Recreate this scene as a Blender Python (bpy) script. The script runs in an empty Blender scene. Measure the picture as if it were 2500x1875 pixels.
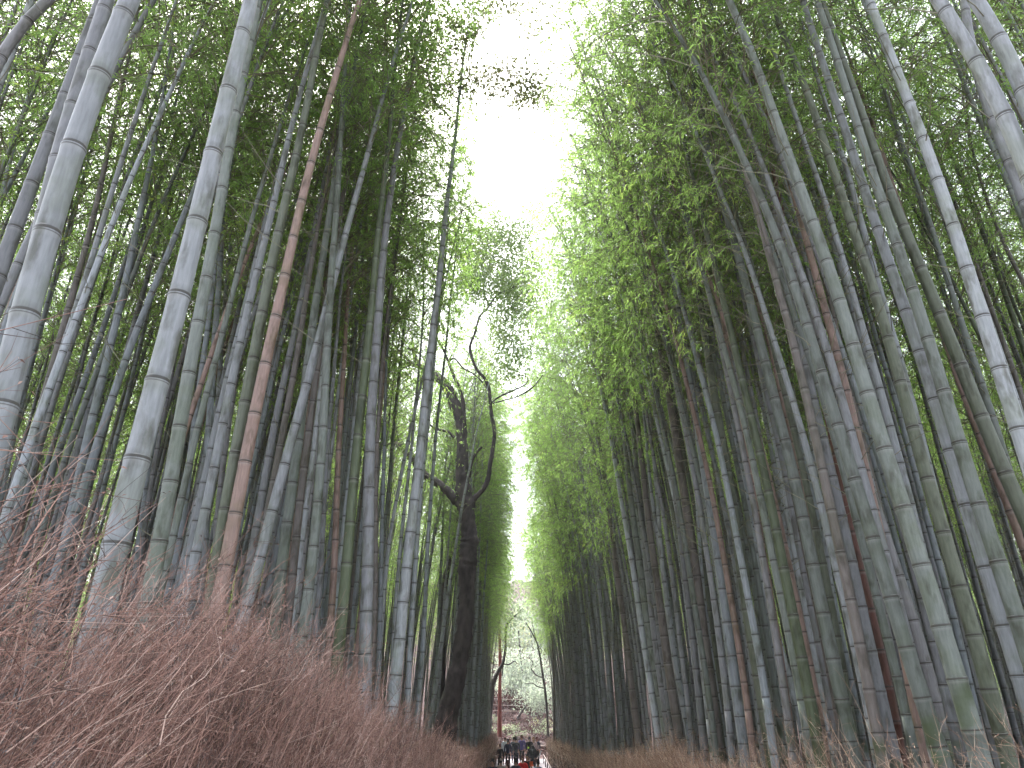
import bpy, math, random
import numpy as np
from mathutils import Vector, Matrix

# ------------------------------------------------------------------ camera, sky, sun
scene = bpy.context.scene
FPX = 1733.0                       # focal length in pixels of the 2500 px wide photograph
PITCH = math.radians(23.7)
cam_d = bpy.data.cameras.new("camera"); cam = bpy.data.objects.new("camera", cam_d)
scene.collection.objects.link(cam); scene.camera = cam
cam_d.sensor_width = 36; cam_d.lens = 36 * FPX / 2500; cam_d.clip_start = .05; cam_d.clip_end = 2000
cam.location = (0, 0, 0); cam.rotation_euler = (math.pi / 2 + PITCH, 0, 0)
w = bpy.data.worlds.new("World"); scene.world = w; w.use_nodes = True
nt = w.node_tree; nt.nodes.clear()
sky = nt.nodes.new("ShaderNodeTexSky"); sky.sky_type = 'NISHITA'; sky.sun_disc = False
SUN_EL, SUN_AZ = math.radians(58), math.radians(-20)          # azimuth from +Y towards +X
sky.sun_elevation = SUN_EL; sky.sun_rotation = SUN_AZ; sky.air_density = 1.2; sky.dust_density = 4.0
hsv = nt.nodes.new("ShaderNodeHueSaturation"); hsv.inputs['Saturation'].default_value = .42   # thin overcast: the blue is mostly gone
bg = nt.nodes.new("ShaderNodeBackground"); bg.inputs['Strength'].default_value = .15
wo = nt.nodes.new("ShaderNodeOutputWorld")
nt.links.new(sky.outputs[0], hsv.inputs['Color']); nt.links.new(hsv.outputs[0], bg.inputs[0]); nt.links.new(bg.outputs[0], wo.inputs[0])
sd = bpy.data.lights.new("sun", 'SUN'); sd.energy = 1.5; sd.angle = math.radians(14); sd.color = (1, .975, .94)
so = bpy.data.objects.new("sun", sd); scene.collection.objects.link(so)
sdir = Vector((math.sin(SUN_AZ) * math.cos(SUN_EL), math.cos(SUN_AZ) * math.cos(SUN_EL), math.sin(SUN_EL)))
so.rotation_euler = sdir.to_track_quat('Z', 'Y').to_euler(); so.location = (0, 0, 40)
scene.view_settings.view_transform = 'Standard'; scene.view_settings.look = 'None'
scene.view_settings.exposure = 2.65; scene.view_settings.gamma = 1
scene.cycles.max_bounces = 8; scene.cycles.diffuse_bounces = 4; scene.cycles.transmission_bounces = 6
scene.cycles.transparent_max_bounces = 4; scene.cycles.caustics_reflective = False; scene.cycles.caustics_refractive = False
scene.cycles.use_denoising = True

rng = np.random.default_rng(7); random.seed(7)
COL = scene.collection

# ------------------------------------------------------------------ helpers
def img(px, py, Y=None):
    """ray of a photograph pixel; with Y the point of that ray in the vertical plane Y"""
    u = (px - 1250) / FPX; v = (937.5 - py) / FPX
    d = np.array([u, math.cos(PITCH) - v * math.sin(PITCH), math.sin(PITCH) + v * math.cos(PITCH)])
    return d if Y is None else d * (Y / d[1])

_GY = [-400, -30, 0, 11, 20, 30, 37, 48, 62, 66, 78, 81, 90, 140, 200, 400]
_GZ = [-1.55, -1.55, -1.55, -2.3, -3.2, -4.0, -4.36, -4.47, -4.5, -4.25, -1.75, -1.5, .8, 20, 26, 30]
def gz(Y): return np.interp(Y, _GY, _GZ)

def mesh(name, V, F, attrs=None, uv=None, smooth=False):
    """V (n,3), F (m,k) all faces of one size, or a list of such arrays"""
    Fs = F if isinstance(F, list) else [F]
    me = bpy.data.meshes.new(name); V = np.ascontiguousarray(V, dtype=np.float32)
    me.vertices.add(len(V)); me.vertices.foreach_set("co", V.ravel())
    nl = sum(f.size for f in Fs); npoly = sum(len(f) for f in Fs)
    me.loops.add(nl); me.polygons.add(npoly)
    me.loops.foreach_set("vertex_index", np.concatenate([f.ravel() for f in Fs]).astype(np.int32))
    tot = np.concatenate([np.full(len(f), f.shape[1]) for f in Fs]); st = np.concatenate([[0], np.cumsum(tot)[:-1]])
    me.polygons.foreach_set("loop_start", st.astype(np.int32))
    me.polygons.foreach_set("use_smooth", np.full(npoly, smooth))
    me.update(calc_edges=True)
    for k, a in (attrs or {}).items():
        at = me.attributes.new(k, 'FLOAT', 'POINT'); at.data.foreach_set("value", np.asarray(a, dtype=np.float32))
    return me

def obj(name, me, mat=None, parent=None, loc=None):
    o = bpy.data.objects.new(name, me)
    if mat and me and not me.materials: me.materials.append(mat)
    if parent: o.parent = parent
    if loc is not None: o.location = loc
    COL.objects.link(o); return o

def tag(o, label=None, cat=None, group=None, kind=None):
    if label: o['label'] = label
    if cat: o['category'] = cat
    if group: o['group'] = group
    if kind: o['kind'] = kind
    return o

def empty(name, loc, **k):
    o = bpy.data.objects.new(name, None); o.empty_display_size = .2; COL.objects.link(o); o.location = loc
    return tag(o, **k)

def multi_tube(P, R, sides=3, cap=False):
    """P (N,K,3), R (N,K) -> verts, quads of N separate tubes"""
    P = np.asarray(P, float); R = np.asarray(R, float); N, K, _ = P.shape
    T = np.gradient(P, axis=1); T /= np.linalg.norm(T, axis=2, keepdims=True) + 1e-9
    ref = np.where(np.abs((P[:, -1] - P[:, 0])[:, [2]]) > .8 * np.linalg.norm(P[:, -1] - P[:, 0], axis=1, keepdims=True), [[1., 0, 0]], [[0, 0, 1.]])
    ref = np.repeat(ref[:, None, :], K, 1)
    A = np.cross(T, ref); A /= np.linalg.norm(A, axis=2, keepdims=True) + 1e-9
    B = np.cross(T, A)
    th = np.arange(sides) / sides * 2 * np.pi
    V = P[:, :, None, :] + R[:, :, None, None] * (np.cos(th)[None, None, :, None] * A[:, :, None, :] + np.sin(th)[None, None, :, None] * B[:, :, None, :])
    i = np.arange(N)[:, None, None] * K * sides + np.arange(K - 1)[None, :, None] * sides
    j = np.arange(sides)[None, None, :]; j2 = (j + 1) % sides
    F = np.stack([i + j, i + j2, i + j2 + sides, i + j + sides], -1).reshape(-1, 4)
    return V.reshape(-1, 3), F

def leaves(B, D, L, W, droop=.25):
    """one folded pointed blade per row: base B, direction D, length L, width W"""
    n = len(B); D = D / (np.linalg.norm(D, axis=1, keepdims=True) + 1e-9)
    r = rng.normal(size=(n, 3)); r[:, 2] *= .4
    S = np.cross(D, r); S /= np.linalg.norm(S, axis=1, keepdims=True) + 1e-9
    L = L[:, None]; W = W[:, None]
    mid = B + D * L * .42; tip = B + D * L; tip[:, 2] -= droop * L[:, 0]
    V = np.stack([B, mid + S * W * .5, tip, mid - S * W * .5], 1).reshape(-1, 3)
    return V, np.arange(4 * n).reshape(-1, 4)

def join(parts):
    Vs, Fs, off = [], [], 0
    for V, F in parts: Vs.append(V); Fs.append(F + off); off += len(V)
    return np.concatenate(Vs), np.concatenate(Fs)

# ------------------------------------------------------------------ materials
def material(name):
    m = bpy.data.materials.new(name); m.use_nodes = True; m.node_tree.nodes.clear(); return m, m.node_tree.nodes, m.node_tree.links
def N(ns, t, **k):
    n = ns.new(t)
    for a, b in k.items(): setattr(n, a, b)
    return n
def ramp(ns, stops):
    r = ns.new("ShaderNodeValToRGB"); e = r.color_ramp.elements
    while len(e) < len(stops): e.new(.5)
    for q, (p, c) in zip(e, stops): q.position = p; q.color = tuple(c) + (1,) if len(c) == 3 else c
    return r
def mixc(ns, ls, fac, a, b, mode='MIX'):
    m = ns.new("ShaderNodeMix"); m.data_type = 'RGBA'; m.blend_type = mode
    for s, v in ((m.inputs[0], fac), (m.inputs[6], a), (m.inputs[7], b)):
        if hasattr(v, 'is_linked') or isinstance(v, bpy.types.NodeSocket): ls.new(v, s)
        elif isinstance(v, (int, float)): s.default_value = v
        else: s.default_value = tuple(v) + (1,)
    return m.outputs[2]
def math_(ns, ls, op, a, b=0.0, c=None):
    m = ns.new("ShaderNodeMath"); m.operation = op
    for i, v in enumerate((a, b, c)):
        if v is None: continue
        if isinstance(v, bpy.types.NodeSocket): ls.new(v, m.inputs[i])
        else: m.inputs[i].default_value = v
    return m.outputs[0]
def noise(ns, ls, scale, detail=3, vec=None, rough=.55):
    n = ns.new("ShaderNodeTexNoise"); n.inputs['Scale'].default_value = scale; n.inputs['Detail'].default_value = detail
    n.inputs['Roughness'].default_value = rough
    if vec is not None: ls.new(vec, n.inputs['Vector'])
    return n.outputs['Fac']

def culm_material():
    m, ns, ls = material("bamboo_culm")
    oi = N(ns, "ShaderNodeObjectInfo"); tc = N(ns, "ShaderNodeTexCoord"); at = N(ns, "ShaderNodeAttribute", attribute_name="seg"); ah = N(ns, "ShaderNodeAttribute", attribute_name="hgt")
    off = N(ns, "ShaderNodeVectorMath", operation='ADD'); ls.new(tc.outputs['Object'], off.inputs[0])
    sc_ = N(ns, "ShaderNodeVectorMath", operation='SCALE'); sc_.inputs[0].default_value = (13, 7, 31); ls.new(oi.outputs['Random'], sc_.inputs['Scale']); ls.new(sc_.outputs[0], off.inputs[1])
    mp = N(ns, "ShaderNodeMapping"); mp.inputs['Scale'].default_value = (1, 1, .12); ls.new(off.outputs[0], mp.inputs[0])
    streak = noise(ns, ls, 55, 4, mp.outputs[0]); patch = noise(ns, ls, 2.6, 4, off.outputs[0]); fine = noise(ns, ls, 140, 2, off.outputs[0])
    mp2 = N(ns, "ShaderNodeMapping"); mp2.inputs['Scale'].default_value = (1, 1, .35); ls.new(off.outputs[0], mp2.inputs[0])
    blot = noise(ns, ls, 9, 5, mp2.outputs[0])
    # per object brightness
    br = math_(ns, ls, 'MULTIPLY_ADD', oi.outputs['Random'], .36, .72)
    c = mixc(ns, ls, 1.0, oi.outputs['Color'], br, 'MULTIPLY')
    # worn green where the wax is gone
    wr = ramp(ns, [(.50, (0, 0, 0)), (.60, (1, 1, 1))]); ls.new(patch, wr.inputs[0])
    wc = mixc(ns, ls, 1.0, c, (.70, .74, .58), 'MULTIPLY')
    f = math_(ns, ls, 'MULTIPLY', wr.outputs[0], .55)
    c = mixc(ns, ls, f, c, wc)
    st = ramp(ns, [(.3, (.78, .78, .78)), (.7, (1.14, 1.14, 1.14))]); ls.new(streak, st.inputs[0]); c = mixc(ns, ls, 1.0, c, st.outputs[0], 'MULTIPLY')
    # dark weather blots
    bl = ramp(ns, [(.52, (1, 1, 1)), (.66, (.50, .49, .42))]); ls.new(blot, bl.inputs[0]); c = mixc(ns, ls, 1.0, c, bl.outputs[0], 'MULTIPLY')
    # moss on the lowest metres
    lo = N(ns, "ShaderNodeMapRange"); lo.inputs[1].default_value = .3; lo.inputs[2].default_value = 3.2; lo.inputs[3].default_value = .30; lo.inputs[4].default_value = -.35
    ls.new(ah.outputs['Fac'], lo.inputs[0])
    mo = math_(ns, ls, 'ADD', patch, lo.outputs[0]); mo2 = ramp(ns, [(.52, (0, 0, 0)), (.64, (1, 1, 1))]); ls.new(mo, mo2.inputs[0])
    f = math_(ns, ls, 'MULTIPLY', mo2.outputs[0], .75); c = mixc(ns, ls, f, c, (.055, .075, .03))
    # nodes: pale wax under the ring, dark ring
    fr = at.outputs['Fac']
    wx = ramp(ns, [(0, (0, 0, 0)), (.90, (0, 0, 0)), (.960, (.18, .18, .18)), (1, (.18, .18, .18))]); ls.new(fr, wx.inputs[0])
    c = mixc(ns, ls, wx.outputs[0], c, (.42, .43, .40))
    rg = ramp(ns, [(0, (1, 1, 1)), (.027, (1, 1, 1)), (.042, (.35, .35, .35)), (.12, (0, 0, 0)), (.966, (0, 0, 0)), (.982, (1, 1, 1))]); ls.new(fr, rg.inputs[0])
    f = math_(ns, ls, 'MULTIPLY', rg.outputs[0], .9)
    c = mixc(ns, ls, f, c, (.035, .028, .02))
    lip = ramp(ns, [(0, (0, 0, 0)), (.030, (0, 0, 0)), (.038, (.5, .5, .5)), (.048, (0, 0, 0))]); ls.new(fr, lip.inputs[0])
    lf = ramp(ns, [(.5, (0, 0, 0)), (.62, (.8, .8, .8))]); ls.new(blot, lf.inputs[0]); f = math_(ns, ls, 'MULTIPLY', lip.outputs[0], lf.outputs[0])
    c = mixc(ns, ls, f, c, (.5, .5, .46))
    bs = N(ns, "ShaderNodeBsdfPrincipled"); ls.new(c, bs.inputs['Base Color']); bs.inputs['Roughness'].default_value = .5; bs.inputs['Specular IOR Level'].default_value = .35
    bp = N(ns, "ShaderNodeBump"); bp.inputs['Strength'].default_value = .12; bp.inputs['Distance'].default_value = .004; ls.new(fine, bp.inputs['Height']); ls.new(bp.outputs[0], bs.inputs['Normal'])
    out = N(ns, "ShaderNodeOutputMaterial"); ls.new(bs.outputs[0], out.inputs[0]); return m

def leaf_material(name, dark, light, trans, tw=.5, scale=.7):
    m, ns, ls = material(name)
    at = N(ns, "ShaderNodeAttribute", attribute_name="lv"); oi = N(ns, "ShaderNodeObjectInfo"); ge = N(ns, "ShaderNodeNewGeometry")
    cl = noise(ns, ls, scale, 3, ge.outputs['Position'])
    v = math_(ns, ls, 'MULTIPLY_ADD', at.outputs['Fac'], .5, 0.0); v = math_(ns, ls, 'MULTIPLY_ADD', cl, .55, v); v = math_(ns, ls, 'MULTIPLY_ADD', oi.outputs['Random'], .25, v)
    r = ramp(ns, [(.30, dark), (.78, light), (.97, tuple(min(1, x * y) for x, y in zip(light, (1.5, 1.2, 1.05))))]); ls.new(v, r.inputs[0])
    d = N(ns, "ShaderNodeBsdfPrincipled"); ls.new(r.outputs[0], d.inputs['Base Color']); d.inputs['Roughness'].default_value = .5; d.inputs['Specular IOR Level'].default_value = .3
    t = N(ns, "ShaderNodeBsdfTranslucent"); tcl = mixc(ns, ls, 1.0, r.outputs[0], trans, 'MULTIPLY'); ls.new(tcl, t.inputs[0])
    mx = N(ns, "ShaderNodeMixShader"); mx.inputs[0].default_value = tw; ls.new(d.outputs[0], mx.inputs[1]); ls.new(t.outputs[0], mx.inputs[2])
    out = N(ns, "ShaderNodeOutputMaterial"); ls.new(mx.outputs[0], out.inputs[0]); return m

def twig_material(name, cols, rough=.75, sc=.9):
    m, ns, ls = material(name)
    at = N(ns, "ShaderNodeAttribute", attribute_name="lv"); ge = N(ns, "ShaderNodeNewGeometry")
    n1 = noise(ns, ls, sc, 3, ge.outputs['Position']); v = math_(ns, ls, 'MULTIPLY_ADD', n1, .7, -.2); v = math_(ns, ls, 'MULTIPLY_ADD', at.outputs['Fac'], .8, v)
    k = len(cols); r = ramp(ns, [(i / (k - 1), c) for i, c in enumerate(cols)]); ls.new(v, r.inputs[0])
    b = N(ns, "ShaderNodeBsdfPrincipled"); ls.new(r.outputs[0], b.inputs['Base Color']); b.inputs['Roughness'].default_value = rough
    out = N(ns, "ShaderNodeOutputMaterial"); ls.new(b.outputs[0], out.inputs[0]); return m

def plain(name, col, rough=.8, var=.25, scale=12, bump=0.0, stretch=None, col2=None, metal=0):
    m, ns, ls = material(name)
    tc = N(ns, "ShaderNodeTexCoord"); vec = tc.outputs['Object']
    if stretch:
        mp = N(ns, "ShaderNodeMapping"); mp.inputs['Scale'].default_value = stretch; ls.new(vec, mp.inputs[0]); vec = mp.outputs[0]
    n1 = noise(ns, ls, scale, 5, vec, .6); a = tuple(x * (1 - var) for x in col); b_ = col2 or tuple(min(1, x * (1 + var)) for x in col)
    r = ramp(ns, [(.32, a), (.68, b_)]); ls.new(n1, r.inputs[0])
    b = N(ns, "ShaderNodeBsdfPrincipled"); ls.new(r.outputs[0], b.inputs['Base Color']); b.inputs['Roughness'].default_value = rough
    if bump:
        bp = N(ns, "ShaderNodeBump"); bp.inputs['Strength'].default_value = .6; bp.inputs['Distance'].default_value = bump; ls.new(n1, bp.inputs['Height']); ls.new(bp.outputs[0], b.inputs['Normal'])
    out = N(ns, "ShaderNodeOutputMaterial"); ls.new(b.outputs[0], out.inputs[0]); return m

M_CULM = culm_material()
M_LEAF = leaf_material("bamboo_leaf", (.085, .142, .042), (.22, .325, .105), (2.1, 2.2, 1.7), .66)
M_BRAN = twig_material("bamboo_branch", [(.05, .06, .03), (.16, .16, .09), (.30, .27, .2)])
M_BRUSH = twig_material("dry_brushwood", [(.014, .008, .006), (.05, .025, .018), (.175, .088, .064), (.29, .16, .12), (.44, .32, .26)], sc=1.6)
M_BRUSH2 = twig_material("pale_dry_brushwood", [(.03, .02, .014), (.10, .058, .04), (.26, .15, .10), (.38, .26, .18), (.52, .42, .32)], sc=1.6)
M_CORE = plain("brushwood_core", (.035, .018, .014), .95, .6, 30, .02, (1, 1, .25))  # packed twigs; the occlusion shade inside the brush is put into this dark colour
M_BARK = plain("dark_bark", (.030, .021, .021), .85, .45, 5, .03, (1, 1, .45), (.075, .058, .056))
M_GROUND = plain("leaf_litter", (.022, .009, .008), .95, .5, 5, .04, None, (.065, .022, .018))
M_PATH = plain("pale_path", (.33, .30, .32), .9, .12, 8, .004)

# ------------------------------------------------------------------ setting: ground, path
gx = np.unique(np.concatenate([np.linspace(-400, -40, 10), np.linspace(-40, -4, 19), np.linspace(-4, 6, 21), np.linspace(6, 40, 18), np.linspace(40, 400, 10)]))
gy = np.unique(np.concatenate([np.linspace(-400, -20, 10), np.linspace(-20, 60, 81), np.linspace(60, 100, 81), np.linspace(100, 400, 16)]))
GX, GYY = np.meshgrid(gx, gy); GZ = gz(GYY) + np.where((GX < -1.9) | (GX > 3.4), .06, 0) * 1.0
bumps = np.where(GYY > 63, .22, .04) * (np.sin(GX * 1.7 + GYY * .9) + np.sin(GX * .8 - GYY * 1.9 + 2)) * ((GX < -1.8) | (GX > 3.3) | (GYY > 63))
GZ = GZ + bumps - .10 * np.clip(np.abs(GX - .8) - 9, 0, 60) * np.clip((75 - GYY) / 12, 0, 1)
V = np.stack([GX, GYY, GZ], -1).reshape(-1, 3); nx = len(gx); i = (np.arange(len(gy) - 1)[:, None] * nx + np.arange(nx - 1)[None]).ravel()
tag(obj("ground", mesh("ground", V, np.stack([i, i + 1, i + 1 + nx, i + nx], 1), smooth=True), M_GROUND), kind='structure', label="brown leaf litter covering the grove floor and the far slope")
py_ = np.arange(-10, 62.01, 1.0); c = np.stack([[(-1.15, y, gz(y) + .005), (2.6, y, gz(y) + .005)] for y in py_]).reshape(-1, 3)
i = np.arange(len(py_) - 1) * 2
tag(obj("path", mesh("path", c, np.stack([i, i + 1, i + 3, i + 2], 1)), M_PATH), kind='structure', label="pale walking path running through the bamboo grove")

# ------------------------------------------------------------------ bamboo
def culm_nodes(H, scale=1.0, rs=None):
    h, out = .0, [0.0]
    while h < H:
        f = h / H; L = (.16 + .26 * min(1, h / 3.0)) * (1 - .55 * max(0, f - .55) / .45) * scale * rs.uniform(.9, 1.1)
        h += L; out.append(h)
    return np.array(out)

def culm_geo(curve, H, rb, sides, rs, hgt0=0.0):
    """curve(h)->(n,3) local points; rings at every node with a raised ridge"""
    nd = culm_nodes(H, min(1.15, .55 + rb * 9), rs)
    hs, rr, sg = [], [], []
    for a, b in zip(nd[:-1], nd[1:]):
        L = b - a
        for t, k in ((0.0, 1.075), (.010 / L, 1.05), (.028 / L, .985), (.10, .985), (.5, .99), (.90, .99), (1 - .030 / L, 1.01), (1 - .008 / L, 1.055)):
            hs.append(a + L * t); rr.append(k); sg.append(min(.999, t))
    hs = np.array(hs); rr = np.array(rr); sg = np.array(sg); o = np.argsort(hs, kind='stable'); hs, rr, sg = hs[o], rr[o], sg[o]
    R = rr * (rb * (1 - (np.clip(hs / H, 0, 1)) ** 1.25 * .92) + rb * .12 * np.exp(-hs / .35))
    P = curve(hs); P = P + np.stack([np.sin(hs * 2.1 + rs.uniform(0, 9)) * .006, np.cos(hs * 1.7) * .006, hs * 0], 1)
    V, F = multi_tube(P[None], R[None], sides)
    return V, F, np.repeat(sg, sides), np.repeat(hs, sides)

def crown_template(seed, s0=.56, nn=34, dens=1.0, rmax=1.6, dead=10):
    """branches and leaves as (height fraction, offset) so that they follow any culm curve"""
    r = np.random.default_rng(seed)
    s = np.repeat(np.linspace(s0, .995, nn) + r.uniform(-.006, .006, nn), 2); nb = len(s)
    az = np.repeat(r.uniform(0, 2 * np.pi, nn), 2) + np.tile([0, 2.4], nn) + r.normal(0, .3, nb)
    q = (s - s0) / (1 - s0)
    L = rmax * np.interp(q, [0, .15, .45, .8, 1], [.55, .9, 1.0, .72, .42]) * r.uniform(.65, 1.15, nb)
    el = np.radians(r.uniform(25, 60, nb)); K = 7; t = np.linspace(0, 1, K)
    hor = np.stack([np.cos(az), np.sin(az), 0 * az], 1)
    P = hor[:, None, :] * (L[:, None] * (np.sin(t * 1.45)[None] * np.cos(el)[:, None] + .35 * t[None] ** 2))[..., None]
    P[..., 2] = L[:, None] * (np.sin(el)[:, None] * np.sin(t * 1.9)[None] * .85 - .30 * t[None] ** 2.5)
    bs, bP, bR = [s], [P], [np.outer(.004 + .004 * L, np.linspace(1, .3, K))]
    # leafy twigs from each branch
    nt_ = max(3, int(13 * dens)); m = nb * nt_
    bi = np.repeat(np.arange(nb), nt_); tt = np.clip(r.beta(1.6, 1.0, m), .12, 1); ti = tt * (K - 1); i0 = np.minimum(ti.astype(int), K - 2); fr = (ti - i0)[:, None]
    base = P[bi, i0] * (1 - fr) + P[bi, i0 + 1] * fr
    d = (P[bi, i0 + 1] - P[bi, i0]); d /= np.linalg.norm(d, axis=1, keepdims=True) + 1e-9
    d = d + r.normal(0, .65, (m, 3)); d[:, 2] -= .15; d /= np.linalg.norm(d, axis=1, keepdims=True)
    tl = r.uniform(.16, .42, m); k3 = np.linspace(0, 1, 3)
    TP = base[:, None] + d[:, None] * (tl[:, None] * k3[None])[..., None]; TP[..., 2] -= .25 * tl[:, None] * k3[None] ** 2
    # leaves
    nl = 9; M = m * nl; li = np.repeat(np.arange(m), nl); lt = r.uniform(.25, 1.0, M)
    LB = TP[li, 0] + (TP[li, 2] - TP[li, 0]) * lt[:, None] + r.normal(0, .012, (M, 3))
    LD = d[li] * .8 + r.normal(0, .6, (M, 3)); LD[:, 2] -= .35
    LL = r.uniform(.055, .105, M); LW = LL * r.uniform(.15, .21, M)
    lv = np.repeat(np.clip(r.normal(.5, .16, m), 0, 1), nl) + r.normal(0, .1, M)
    # bare branches below the crown
    ds = r.uniform(s0 - .22, s0 + .02, dead); da = r.uniform(0, 6.28, dead); dl = r.uniform(.35, 1.0, dead); k5 = np.linspace(0, 1, 5)
    DP = np.stack([np.cos(da), np.sin(da), 0 * da], 1)[:, None] * (dl[:, None] * k5)[..., None]; DP = DP + np.cumsum(r.normal(0, .02, DP.shape), 1); DP[:, 0] = 0
    DP[..., 2] += dl[:, None] * k5 * r.uniform(.2, 1.0, dead)[:, None]
    return dict(bs=s, P=P, R=bR[0], ts=s[bi], TP=TP, ls=s[bi][li], LB=LB, LD=LD, LL=LL, LW=LW, lv=np.clip(lv, 0, 1), ds=ds, DP=DP, dead=dead, hr=r)

def crown_geo(T, curve, H, keep=None, sc=1.0, leafsc=1.0):
    def at(s, P): return curve(s * H)[(slice(None),) + (None,) * (P.ndim - 2)] + P * sc
    B = at(T['ls'], T['LB']); k = np.ones(len(B), bool) if keep is None else keep(B)
    Vl, Fl = leaves(B[k], T['LD'][k], T['LL'][k] * leafsc, T['LW'][k] * leafsc); lv = np.repeat(T['lv'][k], 4)
    P = at(T['bs'], T['P']); TP = at(T['ts'], T['TP'])
    if keep is not None:
        kk = keep(P[:, -2]); P2 = P[kk]; R2 = T['R'][kk]; TP = TP[keep(TP[:, 1])]
    else: P2, R2 = P, T['R']
    parts = [multi_tube(P2, R2, 3), multi_tube(TP, np.tile([.0028, .002, .001], (len(TP), 1)), 3)]
    if T['dead']:
        D = at(T['ds'], T['DP']); parts.append(multi_tube(D, np.tile(np.linspace(.0055, .0018, 5), (len(D), 1)), 3))
    Vb, Fb = join(parts)
    return (Vl, Fl, lv), (Vb, Fb, rng.uniform(.2, .9, len(Vb) // 3).repeat(3)[:len(Vb)] if len(Vb) % 3 == 0 else rng.uniform(.3, .8, len(Vb)))

TEMPL = [crown_template(100 + k, s0=[.50, .56, .46, .55, .58, .48][k], nn=32, dens=.45, dead=8 + 5 * (k % 3)) for k in range(6)]
TEMPL_NEAR = [crown_template(200 + k, s0=.62, nn=30, dens=.85, rmax=1.5, dead=4) for k in range(4)]

TONES = {  # linear base colours of the culm skin
    'silver': (.31, .328, .333), 'blue': (.26, .288, .300), 'grey': (.215, .22, .225), 'purple': (.20, .195, .195), 'green': (.17, .19, .165),
    'olive': (.135, .15, .105), 'moss': (.09, .11, .06), 'tan': (.30, .207, .17), 'brown': (.155, .135, .12), 'red': (.16, .07, .05), 'pale': (.38, .41, .43)}
TONE_WORDS = {'silver': 'silver-grey', 'blue': 'pale blue-grey', 'grey': 'plain grey', 'purple': 'purplish grey', 'green': 'grey-green', 'olive': 'olive green',
              'moss': 'dark mossy green', 'tan': 'pinkish tan', 'brown': 'dull brown', 'red': 'reddish brown', 'pale': 'whitish'}

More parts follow.
